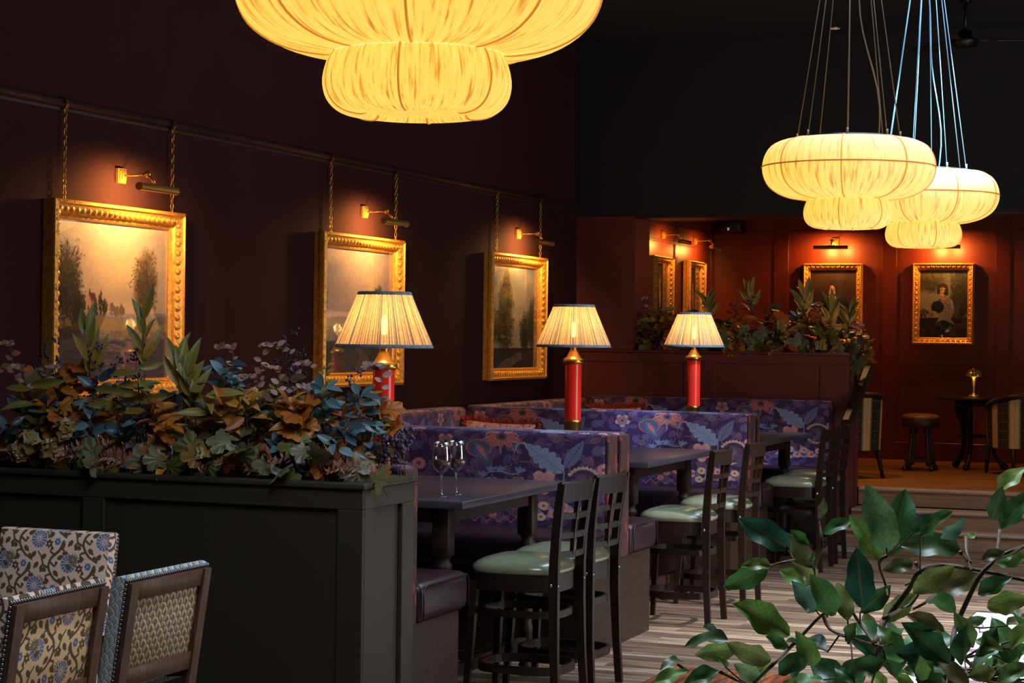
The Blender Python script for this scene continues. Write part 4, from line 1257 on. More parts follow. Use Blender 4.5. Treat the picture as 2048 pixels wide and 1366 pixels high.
# ------------------------------------------------------------------ framed pictures
def make_picture(label, w_, h, rail, depth, pic, loc, rz, chains=None, group=None):
    t = thing('framed_picture', label, 'picture', loc, rz, group)
    iw, ih = w_ / 2 - rail, h / 2 - rail
    prof = [(0, .012), (0, .026), (.1, .034), (.16, .03), (.22, .034), (.3, .05), (.42, .058), (.62, .07), (.74, .076), (.8, .088), (.9, depth), (.97, depth - .004), (1, depth - .012), (1, depth * .55), (.96, depth * .5), (.96, 0)]
    fm = MB(); vs = []; fs = []; k = len(prof)
    for sy, sz in ((-1, -1), (1, -1), (1, 1), (-1, 1)):
        for q, x in prof:
            vs.append((x, sy * (iw + q * rail), h / 2 + sz * (ih + q * rail)))
    for c in range(4):
        d = (c + 1) % 4
        for i in range(k - 1):
            fs.append((c * k + i, d * k + i, d * k + i + 1, c * k + i + 1))
    fm.add(vs, fs)
    fo = obj('frame', fm, M['gold'], t)
    orn = MB()
    def row(q, x, step, rad, seg, rings, sc, jit=0):
        for horiz in (True, False):
            L = (iw if horiz else ih) + q * rail - rad
            n = max(2, int(2 * L / step))
            for side in (-1, 1):
                for i in range(n + 1):
                    a = -L + 2 * L * i / n
                    off = (ih if horiz else iw) + q * rail
                    c = (x, a, h / 2 + side * off) if horiz else (x, side * off, h / 2 + a)
                    s3 = (sc[0], sc[1], sc[2]) if horiz else (sc[0], sc[2], sc[1])
                    orn.sphere(c, rad * (1 + R.uniform(-jit, jit)), seg, rings, s3)
    row(.52, .056, .052, .025, 8, 4, (.7, .9, .95))
    row(.52, .066, .052, .012, 6, 3, (.9, .6, 1.2))
    row(.86, depth - .004, .021, .0085, 5, 3, (.9, 1.2, .9), .35)
    row(.14, .033, .014, .005, 4, 2, (1, 1, 1))
    obj('ornament', orn, M['gold'], fo, kind='stuff', label='carved gilt scallops and beading')
    obj('backing', MB().box(0.0, .012, -w_ / 2 + .012, w_ / 2 - .012, .012, h - .012), M['giltwood'], t)
    cv = MB().add([(.016, -iw, rail), (.016, iw, rail), (.016, iw, h - rail), (.016, -iw, h - rail)], [(0, 1, 2, 3)], uv=[((0, 0), (1, 0), (1, 1), (0, 1))])
    obj('painting', cv, M['pic_' + pic], t)
    obj('glass_pane', MB().box(.022, .0245, -iw, iw, rail, h - rail), M['pane'], t)
    if chains:
        for yy in chains:
            ch = MB(); z = h - .006; zt = 2.955 - loc[2]; n = int((zt - z) / .031)
            for i in range(n + 1):
                zc = z + (i + .5) * (zt - z) / (n + 1)
                P = []
                for q in range(12):
                    a = 2 * PI * q / 12
                    u, v = .009 * math.cos(a), .019 * math.sin(a)
                    P.append((.03 + (u if i % 2 else 0), yy + (0 if i % 2 else u), zc + v))
                ch.tube(P, .0027, 5, closed=True)
            obj('chain', ch, M['brass'], t, kind='stuff')
            hk = MB().sweep([(.02, yy, zt - .02), (.036, yy, zt - .012), (.043, yy, zt + .01), (.04, yy, zt + .03), (.024, yy, zt + .046), (.006, yy, zt + .047)], [(-.012, -.003), (.012, -.003), (.012, .003), (-.012, .003)], up=Vector((1, 0, 0)))
            obj('hook', hk, M['brass'], t)
    return t
GL = 'landscapes along the dark wall'
make_picture('gilt framed river landscape with a red roofed cottage, hung above the planter', 1.295, 1.05, .1, .082, 'river', (XL + .004, 9.05, 1.413), 0, (-.5, .57), GL)
make_picture('gilt framed hazy landscape with one small dark tree, behind the nearest red lamp', 1.295, 1.05, .1, .082, 'haze', (XL + .004, 12.115, 1.413), 0, (-.465, .58), GL)
make_picture('gilt framed picture of a tall leafy tree, third along the dark wall', 1.295, 1.05, .1, .082, 'forest', (XL + .004, 15.115, 1.413), 0, (-.44, .58), GL)
GP = 'portraits in the raised end'
make_picture('gilt framed portrait of a curly haired man in a white cravat', .67, .9, .075, .06, 'gent', (-4.5, YB - .016, 1.745), -PI / 2, None, GP)
make_picture('gilt framed portrait of a seated woman in a grey dress', .67, .895, .075, .06, 'lady', (-3.273, YB - .016, 1.75), -PI / 2, None, GP)
make_picture('narrow looking portrait on the side wall, nearer the pillar', .645, .89, .075, .06, 'elder', (XL + .016, 19.27, 1.745), 0, None, GP)
make_picture('narrow looking portrait on the side wall, nearer the room corner', .645, .89, .075, .06, 'robe', (XL + .016, 20.52, 1.745), 0, None, GP)

# ------------------------------------------------------------------ picture lights
def make_plight(label, mat, reach=.25, drop=.075, length=.38):
    t = thing('picture_light', label, 'wall lamp', (0, 0, 0), 0, 'brass picture lights')
    obj('wall_plate', MB().rbox(0, .022, -.04, .04, -.042, .042, .003, 1, smooth=False).rbox(.02, .03, -.03, .03, -.032, .032, .004, 1, smooth=False).rbox(.029, .037, -.02, .02, -.022, .022, .003, 1, smooth=False), mat, t)
    obj('arm', MB().tube([(.03, 0, 0), (.1, 0, .001), (reach - .085, 0, .004)], .0055, 8).tube([(reach - .105, 0, .003), (reach - .085, 0, .004)], .009, 10), mat, t)
    obj('knuckle', MB().sphere((reach - .068, 0, .005), .02, 14, 8, (1, .7, 1)).tube([(reach - .068, -.024, .005), (reach - .068, .024, .005)], .0065, 8).tube([(reach - .06, 0, 0), (reach - .02, 0, -drop + .03)], .008, 8).tube([(reach - .02, -.035, -drop + .022), (reach - .02, .035, -drop + .022)], .005, 6), mat, t)
    sh = MB(); n = 20; L = length / 2
    # tube open underneath towards the picture
    vs = []; fs = []
    for i, y in enumerate((-L, L)):
        for k in range(n + 1):
            a = math.radians(-78) + math.radians(262) * k / n
            vs.append((reach + .0215 * math.cos(a), y, -drop + .0215 * math.sin(a)))
    for k in range(n):
        fs.append((k, k + 1, n + 2 + k, n + 1 + k))
    sh.add(vs, fs, smooth=True)
    for y in (-L, L):
        sh.lathe([(.0225, -.002), (.0225, .002)], 20, M=Matrix.Translation((reach, y, -drop)) @ Matrix.Rotation(PI / 2, 4, 'X'))
    obj('tube_shade', sh, mat, t)
    for y in (-L * .55, L * .75):
        obj('bulb', MB().sphere((reach - .004, y, -drop - .004), .0105, 10, 6, (1, 1.6, 1)), M['bulb_small'], t)
    return t
pl0 = make_plight('brass picture light over the river landscape', M['polished'])
PLs = [((XL, 9.12, 2.635), 0, None), ((XL, 12.217, 2.637), 0, 'brass picture light over the hazy landscape'), ((XL, 15.218, 2.646), 0, 'brass picture light over the tall tree picture'),
       ((XL, 19.44, 2.866), 0, 'picture light on the side wall, nearer the pillar'), ((XL, 20.667, 2.866), 0, 'picture light on the side wall, nearer the corner'),
       ((-4.49, YB, 2.89), -PI / 2, 'picture light over the cravat portrait'), ((-3.26, YB, 2.89), -PI / 2, 'picture light over the grey dress portrait, half behind a pendant')]
for i, (lc, rz, l) in enumerate(PLs):
    if l is None:
        pl0.location = lc
    else:
        dup(pl0, lc, rz, l)
    d = Matrix.Rotation(rz, 3, 'Z')
    for yy, pw_ in ((-.08, .6), (.1, .4)):
        p = Vector(lc) + d @ Vector((.238, yy, -.1))
        light('picture_light_lamp', 'SPOT', p, (48 if i < 3 else 18 if i < 5 else 32) * pw_, (1, .52, .13) if i < 3 else (1, .43, .08), p + d @ Vector((-.3, 0, -.22)), spot_size=math.radians(172), spot_blend=.5, shadow_soft_size=.012)

# ------------------------------------------------------------------ things on the tables and benches
def make_glass(label):
    t = thing('wine_glass', label, 'wine glass', (0, 0, 0), 0, 'glasses of red wine')
    obj('bowl', MB().lathe([(.004, .112), (.012, .114), (.028, .126), (.041, .146), (.0465, .168), (.0455, .195), (.041, .235), (.0385, .262), (.0372, .262), (.0397, .235), (.0442, .195), (.0452, .168), (.0398, .147), (.027, .128), (.01, .118), (.0003, .117)], 36, cap=False), M['glass'], t)
    obj('stem', MB().lathe([(.036, 0), (.037, .002), (.03, .004), (.012, .009), (.006, .018), (.0042, .04), (.0042, .085), (.0065, .105), (.012, .1145)], 28), M['glass'], t)
    obj('wine', MB().lathe([(.0003, .1185), (.01, .1195), (.0262, .1295), (.039, .148), (.0444, .168), (.0442, .178), (.0003, .1782)], 32, cap=False), M['wine'], t)
    return t
g0 = make_glass('glass of red wine on the table, the one closer to the planter')
g0.location = (-3.665, 8.49, 1.0)
dup(g0, (-3.652, 8.64, 1.0), .5, 'glass of red wine on the table, half behind the other glass')

def make_cushion(label, w_, h, loc, rot):
    t = thing('cushion', label, 'cushion', loc, 0, 'pink cushions with red fringe')
    t.rotation_euler = rot
    def f(s):
        def g(u, v):
            a, b_ = 2 * u - 1, 2 * v - 1
            k = (1 - abs(a) ** 3) * (1 - abs(b_) ** 3)
            pin = 1 - .09 * (1 - a * a) * abs(b_) ** 2
            pin2 = 1 - .09 * (1 - b_ * b_) * abs(a) ** 2
            return (a * w_ / 2 * pin2, s * .07 * max(k, 0) ** .6, b_ * h / 2 * pin)
        return g
    obj('cover', MB().grid(f(-1), 20, 16).grid(f(1), 20, 16), M['damask'], t)
    fr = MB(); rs = random.Random(3)
    g = f(0)
    N = 34
    for e in range(4):
        for k in range(N):
            q = k / N
            u, v = ((q, 0), (1, q), (1 - q, 1), (0, 1 - q))[e]
            p = Vector(g(u, v)); d = Vector((2 * u - 1, 0, 2 * v - 1)) * .6 + Vector(((0, 0, -1), (1, 0, 0), (0, 0, 1), (-1, 0, 0))[e])
            d.normalize(); d += Vector((rs.uniform(-.25, .25), rs.uniform(-.5, .5), rs.uniform(-.25, .25)))
            fr.tube([p - d * .01, p + d * .018, p + d * .036], [.011, .01, .007], 5)
    obj('fringe', fr, M['fringe'], t, kind='stuff', label='thick red brush fringe')
make_cushion('pink cushion with red fringe on the middle booth bench', .6, .42, (-5.38, 13.53, .93), (-.2, .03, 0))
make_cushion('pink cushion with red fringe leaning in the furthest booth, below the plum planter', .5, .42, (-5.4, 16.42, .955), (-.2, -.03, 0))

# ------------------------------------------------------------------ floral chairs in the foreground
def make_chair(label, front, back, side, loc, rz, group):
    t = thing('upholstered_chair', label, 'chair', loc, rz, group)
    rect = lambda a, b_: [(-a, -b_), (a, -b_), (a, b_), (-a, b_)]
    Y = Vector((0, 1, 0))
    xb = lambda z: .22 + .082 * max(0, z - .45) / .55
    for s in (-1, 1):
        obj('rear_leg', MB().sweep([(.27, s * .222, 0), (.225, s * .222, .3), (xb(.45), s * .222, .45), (xb(.7), s * .222, .7), (xb(.985), s * .222, .985)], rect(.019, .022), up=Y), M['chair_wood'], t)
        obj('front_leg', MB().rbox(-.25, -.2, s * .21 - .024, s * .21 + .024, 0, .4, .004, 1), M['chair_wood'], t)
    def slab(z0, z1, x0, x1, y0, y1, b_=.004):
        m = MB().rbox(x0, x1, y0, y1, z0, z1, b_, 2 if b_ > .005 else 1)
        m.v = [(p[0] + xb(p[2]) - xb(.45) + .22, p[1], p[2]) for p in m.v]
        return m
    obj('top_rail', slab(.925, .985, -.014, .014, -.2, .2), M['chair_wood'], t)
    obj('back_rail', slab(.645, .705, -.014, .014, -.2, .2), M['chair_wood'], t)
    bp = slab(.70, .93, -.006, .002, -.2, .2, .001)
    for i, f_ in enumerate(bp.f):
        bp.uv[i] = [((bp.v[k][1] + .1) / .29, (bp.v[k][2]) / .176) for k in f_]
    obj('back_panel', bp, M[back], t, label='patterned cloth set in the wooden back')
    up = MB()
    def g(u, v):
        y = -.248 + .496 * u; z = .62 + .378 * v
        return (xb(z) - .055 - .016 * math.sin(PI * u) ** .4 * math.sin(PI * v) ** .4, y, z)
    up.grid(lambda u, v: g(1 - u, v), 24, 18)
    for i, f_ in enumerate(up.f):
        up.uv[i] = [((up.v[k][1] + .1) / .29, (up.v[k][2] - .05) / .176) for k in f_]
    # returns of the cloth round the edge to the wooden frame
    nb = len(up.f)
    for (fa, n) in ((lambda q: (-.248, .62 + .378 * q), 18), (lambda q: (.248, .998 - .378 * q), 18), (lambda q: (-.248 + .496 * q, .998), 24), (lambda q: (.248 - .496 * q, .62), 24)):
        def e(u, v, fa=fa):
            y, z = fa(v); k = math.sin(PI * u / 2)
            o = .006 * math.sin(PI * u)
            return (xb(z) - .055 + .053 * u, y + math.copysign(o, y) * (abs(y) > .247), z + o * (z > .99))
        m = MB().grid(e, 5, n)
        for i, f_ in enumerate(m.f):
            m.uv[i] = [((m.v[k][0] + .2 + m.v[k][1] * .9) / .29, (m.v[k][2] + m.v[k][0] * .4) / .176) for k in f_]
        n0 = len(up.v); up.v += m.v; up.f += [[k + n0 for k in f_] for f_ in m.f]; up.uv += m.uv; up.sm += m.sm
    upo = obj('upholstery', up, M[front], t)
    nails = MB()
    def nail(y, z):
        nails.sphere((xb(z) - .001, y, z), .0065, 7, 4, (1, 1, 1))
    n = 38
    for k in range(n + 1):
        nail(-.247 + .494 * k / n, .992)
    for k in range(1, 26):
        for s in (-1, 1):
            nail(s * .248, .992 - .345 * k / 25)
    obj('nail_heads', nails, M['nail'], upo, kind='stuff', label='close row of steel upholstery nails')
    st = MB().rbox(-.26, .2, -.245, .245, .42, .5, .03, 4)
    st.boxuv(.29, .176)
    obj('seat', st, M[front], t)
    obj('seat_frame', MB().rbox(-.25, .22, -.235, .235, .36, .42, .004, 1), M['chair_wood'], t)
    obj('stretcher', MB().rbox(-.22, .24, -.225, -.2, .16, .19, .003, 1).rbox(-.22, .24, .2, .225, .16, .19, .003, 1), M['chair_wood'], t)
CG = 'upholstered chairs in front of the green planter'
make_chair('chair facing us in blue pinwheel and olive vine cloth, against the green planter', 'chair_front', 'chair_back', None, (-4.33, 6.03, 0), PI / 2, CG)
make_chair('wood backed chair with blue pinwheel cloth panel seen from behind', 'chair_front', 'chair_back', None, (-3.63, 4.85, 0), .02, CG)
make_chair('wood backed chair with a zigzag trellis cloth panel seen from behind', 'trellis_side', 'trellis', None, (-3.6, 5.42, 0), 0, CG)

# ------------------------------------------------------------------ furniture on the raised floor
def make_tub(label, loc, rz):
    t = thing('tub_chair', label, 'armchair', loc, rz, 'striped tub chairs on the raised floor')
    def shell(r, z0, lift):
        # horseshoe open to -X; t 0..1 along it, higher at the back
        def p(u, v):
            a = -2.25 + 4.5 * u
            n = 2.6; c, s = math.cos(a), math.sin(a)
            q = (abs(c) ** n + abs(s) ** n) ** (-1 / n)
            top = .64 + .16 * max(0, math.cos(a * .62)) ** 1.3
            z = z0 + (top + lift - z0) * v
            fl = 1 + .10 * (z - .3)
            return (c * q * r * fl + .02, s * q * r * .98 * fl, z)
        return p
    o = MB().grid(shell(.31, .27, -.03), 48, 8)
    for i, f_ in enumerate(o.f):
        o.uv[i] = [(q[0] * 1.45 / .24 / 2, q[1] * .5 / .096 / 1.0) for q in o.uv[i]]
    obj('outer_back', o, M['stripe'], t)
    obj('inner_back', MB().grid(lambda u, v: shell(.265, .3, -.03)(1 - u, v), 48, 8), M['tan'], t)
    P = [shell(.29, .27, .0)(k / 40, 1) for k in range(41)]
    obj('top_rail', MB().sweep(P, [(-.035, -.022), (.035, -.022), (.042, 0), (.03, .026), (-.03, .026), (-.042, 0)], smooth=True), M['dark_wood'], t)
    obj('seat', MB().rbox(-.27, .25, -.25, .25, .3, .46, .04, 4), M['tan'], t)
    for s in (-1, 1):
        obj('rear_leg', MB().tube([(.24, s * .2, .3), (.31, s * .23, 0)], [.026, .017], 8), M['dark_wood'], t)
        obj('front_leg', MB().tube([(-.24, s * .21, .3), (-.27, s * .22, 0)], [.026, .017], 8), M['dark_wood'], t)
        e = shell(.29, .27, 0)(0 if s < 0 else 1, 1)
        obj('arm_post', MB().tube([(e[0], e[1], .26), (e[0], e[1], e[2])], .024, 8), M['dark_wood'], t)
    return t
make_tub('tub chair in striped feather cloth half hidden by the handrail', (-3.74, 18.45, ZR), -.75)
make_tub('tub chair in striped feather cloth at the round iron table', (-2.24, 19.72, ZR), -.95)

t = thing('pub_stool', 'round leather topped wooden stool with turned legs beside the iron table', 'stool', (-3.225, 19.74, ZR))
obj('seat', MB().lathe([(.001, .585), (.1, .583), (.16, .573), (.188, .556), (.19, .54), (.185, .53)], 32), M['tan'], t)
obj('seat_frame', MB().lathe([(.178, .44), (.186, .445), (.186, .53), (.178, .535)], 32), M['dark_wood'], t)
for k in range(4):
    a = PI / 4 + k * PI / 2
    mm = Matrix.Translation((.15 * math.cos(a), .15 * math.sin(a), 0)) @ Matrix.Rotation(.12, 4, Vector((-math.sin(a), math.cos(a), 0)) * -1)
    obj('leg', MB().lathe([(.012, .05), (.024, .06), (.024, .13), (.016, .14), (.026, .16), (.016, .18), (.024, .26), (.027, .31), (.016, .34), (.026, .36), (.018, .375), (.028, .39), (.028, .45)], 12, M=mm), M['dark_wood'], t)
    obj('ball_foot', MB().sphere((.19 * math.cos(a), .19 * math.sin(a), .028), .028, 10, 6).tube([(.185 * math.cos(a), .185 * math.sin(a), .05), (.18 * math.cos(a), .18 * math.sin(a), .08)], .01, 6), M['black'], t)
sb = MB()
for k in range(4):
    a, b_ = PI / 4 + k * PI / 2, 3 * PI / 4 + k * PI / 2
    sb.sweep([(.18 * math.cos(a), .18 * math.sin(a), .11), (.18 * math.cos(b_), .18 * math.sin(b_), .11)], [(-.01, -.02), (.01, -.02), (.01, .02), (-.01, .02)])
obj('stretcher', sb, M['dark_wood'], t)

t = thing('pub_table', 'round pub table on three black cast iron legs', 'table', (-2.75, 20.3, ZR))
obj('tabletop', MB().lathe([(.38, .715), (.4, .72), (.405, .735), (.4, .745), (.001, .747)], 48), M['dark_wood'], t)
for k in range(3):
    a = .35 + k * 2 * PI / 3
    mm = Matrix.Rotation(a, 4, 'Z')
    lg = MB().sweep([(.16, 0, .715), (.25, 0, .68), (.255, 0, .6), (.2, 0, .48), (.165, 0, .32), (.19, 0, .16), (.27, 0, .05), (.3, 0, .03)], [(-.018, -.022), (.018, -.022), (.018, .022), (-.018, .022)], up=Vector((0, 1, 0)), scale=[1, 1.5, 1.7, 1.2, .85, .9, 1.1, 1], smooth=True, M=mm)
    lg.sphere((.295, 0, .032), .036, 10, 6, (1.3, 1, .9), M=mm).sphere((.235, 0, .6), .045, 10, 6, (.8, .6, 1.4), M=mm).tube([(.24, 0, .66), (.2, 0, .62), (.19, 0, .56), (.22, 0, .54)], .011, 6, M=mm)
    obj('leg', lg, M['iron'], t)
obj('brace_ring', MB().tube([(.165 * math.cos(2 * PI * k / 32), .165 * math.sin(2 * PI * k / 32), .34) for k in range(32)], .011, 6, closed=True).lathe([(.2, .66), (.22, .665), (.22, .7), (.2, .712)], 24), M['iron'], t)

t = thing('mushroom_lamp', 'small brass mushroom lamp with fluted dome on the round iron table', 'lamp', (-2.77, 20.26, ZR + .747))
obj('base', MB().lathe([(.056, 0), (.058, .008), (.05, .018), (.03, .024), (.016, .034), (.012, .05)], 24), M['polished'], t)
obj('stem', MB().lathe([(.012, .045), (.013, .1), (.018, .17), (.023, .215), (.012, .222)], 18), M['polished'], t)
obj('dome', MB().lathe([(.078, .212), (.076, .235), (.064, .262), (.042, .28), (.014, .288), (.008, .292), (.004, .3)], 72, cap=False, pleat=(9, .06)), M['polished'], t)
light('mushroom_lamp_light', 'POINT', (-2.77, 20.2, ZR + .747 + .205), .5, (1, .62, .2), shadow_soft_size=.02)

light('alcove_downlight', 'SPOT', (-3.7, 17.75, 3.2), 95, (1, .55, .2), (-3.9, 17.6, 0), spot_size=math.radians(110), spot_blend=.9, shadow_soft_size=.06)  # added unseen fill that warms the planter foliage and striped chair
light('alcove_downlight', 'SPOT', (-2.9, 18.9, 3.2), 60, (1, .58, .2), (-2.9, 18.7, 0), spot_size=math.radians(100), spot_blend=.9, shadow_soft_size=.06)  # added unseen fill that brightens the raised floor
# ------------------------------------------------------------------ on the walls and ceiling
t = thing('wall_speaker', 'black loudspeaker high in the far corner above the portraits', 'speaker', (-5.66, 21.34, 2.985))
obj('cabinet', MB().rbox(-.14, .14, -.1, .1, 0, .2, .012, 2), M['black'], t)
obj('grille', MB().rbox(-.13, .13, -.108, -.098, .012, .188, .004, 1), M['iron'], t)
obj('badge', MB().box(-.016, .016, -.111, -.107, .05, .056).box(-.007, .007, -.111, -.107, .03, .044), M['led'], t, label='small pale badge')
obj('bracket', MB().box(-.02, .02, .1, .17, .07, .13), M['black'], t)
t = thing('downlight', 'small pale round recessed downlight on the dark ceiling', 'ceiling light', (-3.442, 16.35, ZC))
obj('bezel', MB().lathe([(.043, -.002), (.058, -.006), (.06, 0)], 28, cap=False), M['steel'], t)
obj('lens', MB().lathe([(.045, -.003), (.001, -.004)], 28, cap=False), plain('frosted_lens', (200, 190, 175), .5, Emission_Color=lin((220, 200, 170)), Emission_Strength=.22), t)
t = thing('ceiling_fan', 'dark ceiling fan on a rod, beyond the blue-lit pendant cables', 'ceiling fan', (-2.185, 15.25, ZC))
obj('rod', MB().lathe([(.05, -.03), (.05, 0)], 16).tube([(0, 0, -.03), (0, 0, -.26)], .013, 8), M['black'], t)
obj('motor', MB().lathe([(.03, -.24), (.05, -.25), (.06, -.3), (.1, -.315), (.108, -.33), (.1, -.345), (.08, -.375), (.001, -.385)], 28), M['iron'], t)
for k in range(3):
    a = .25 + k * 2 * PI / 3
    mm = Matrix.Rotation(a, 4, 'Z') @ Matrix.Translation((0, 0, -.322)) @ Matrix.Rotation(.2, 4, 'X')
    obj('blade', MB().prism([(.09, -.02), (.18, -.025), (.24, -.06), (.62, -.07), (.66, 0), (.62, .06), (.24, .05), (.18, .025), (.09, .02)], -.004, .004, M=mm), M['dark_wood'], t)

# ------------------------------------------------------------------ leaves
LR = random.Random(33)
def leaf_me(name, mat, ratio, curl=.15, fold=.12, tip=.8, wave=0, rows=8):
    # unit length along +Y, faces +Z
    out = []
    for var in range(3):
        c = curl * (.5 + .6 * var); ph = var * 2.1
        def f(u, v):
            w_ = ratio * .5 * (math.sin(PI * min(1, v ** tip)) ** .85 if v < 1 else 0)
            x = (2 * u - 1)
            w_ *= 1 + .3 * wave * math.sin(15 * v + ph + (1.7 if x > 0 else 0))
            z = -c * v * v + fold * abs(x) * w_ * 2 + wave * math.sin(9 * v + ph + (2 if x > 0 else 0)) * abs(x) ** 1.5 * w_
            return (x * w_, v * (1 - .25 * c), z)
        out.append(MB().grid(f, 4, rows).mesh(name, mat))
    return out
def lobed_me(name, mat, lobes=5, depth=.38, tooth=.07):
    out = []
    for var in range(3):
        m = MB(); n = 40; vs = [(0, .05, .03)]; uv = [(.5, .1)]
        for ring in (.5, 1):
            for k in range(n):
                a = -PI / 2 + .22 + (2 * PI - .44) * k / (n - 1)
                lob = abs(math.cos((a - PI / 2) * lobes / 2.0 * .93))
                r = (1 - depth + depth * lob ** .8 + tooth * (k % 2)) * (.5 + .06 * math.sin(3 * a + var))
                x, y = r * math.cos(a) * ring, .32 + r * math.sin(a) * ring * 1.08
                if ring < 1:
                    y = .05 + (y - .05) * .9
                vs.append((x, y, -.14 * ring * ring * r * (1 + .5 * math.sin(2 * a + var * 2)) + .02 * math.sin(9 * a)))
                uv.append((.5 + (x if abs(math.sin((a - PI / 2) * lobes / 2)) > .16 else 0), .2 + .8 * ring))
        fs = []; us = []
        for k in range(n - 1):
            for f in ((0, 1 + k, 2 + k), (1 + k, 1 + n + k, 2 + n + k, 2 + k)):
                fs.append(f); us.append([uv[i] for i in f])
        m.add(vs, fs, uv=us, smooth=True)
        out.append(m.mesh(name, mat))
    return out
LEAF = {'lance': leaf_me('leaf', M['lf_lance'], .26, .25, .25, .85), 'orange': leaf_me('leaf', M['lf_orange'], .38, .22, .2, .8, .1), 'oak': lobed_me('leaf', M['lf_orange'], 7, .3, .02),
        'teal': leaf_me('leaf', M['lf_teal'], .42, .15, .15, .95), 'oval': leaf_me('leaf', M['lf_oval'], .66, .16, .1, .9, .1),
        'euc': leaf_me('leaf', M['lf_euc'], .56, .1, .1, .9, 0, 5), 'yellow': leaf_me('leaf', M['lf_yellow'], .45, .2, .15, .9, 0, 5),
        'grape': lobed_me('leaf', M['lf_grape']), 'fern': leaf_me('leaflet', M['lf_fern'], .4, .15, .12, .8, 0, 5),
        'hydr': leaf_me('petal', M['lf_hydr'], .95, -.12, .08, .62, 0, 5), 'ficus': leaf_me('leaf', M['lf_ficus'], .46, .16, .22, .9, .3, 14)}
def put(kind, parent, base, d, n, s):
    o = link('petal' if kind == 'hydr' else ('leaflet' if kind == 'fern' else 'leaf'), LR.choice(LEAF[kind]), parent)
    o.matrix_local = orient(Vector(base), d, n, s)
    return o
NAMES = {'lance': ('long_leaf_sprig', 'long yellow green lance leaf sprig'), 'orange': ('orange_leaf_sprig', 'orange broad leaf sprig'), 'teal': ('laurel_sprig', 'teal blue laurel sprig'), 'oval': ('oval_leaf_sprig', 'olive brown oval leaf sprig'),
         'euc': ('eucalyptus_sprig', 'small pink eucalyptus leaf sprig'), 'yellow': ('yellow_sprig', 'small yellow leaf sprig'), 'grape': ('vine_leaf_sprig', 'lobed vine leaf sprig'), 'fern': ('fern_frond', 'rust coloured fern frond'),
         'hydr': ('hydrangea_head', 'pale green and pink hydrangea head'), 'berry': ('berry_sprig', 'navy blue berry sprig'), 'grapeberry': ('berry_cluster', 'purple berry cluster')}
VIEW = Vector((.42, -.86, .3)).normalized()
def rv(s):
    return Vector((LR.uniform(-s, s), LR.uniform(-s, s), LR.uniform(-s, s)))
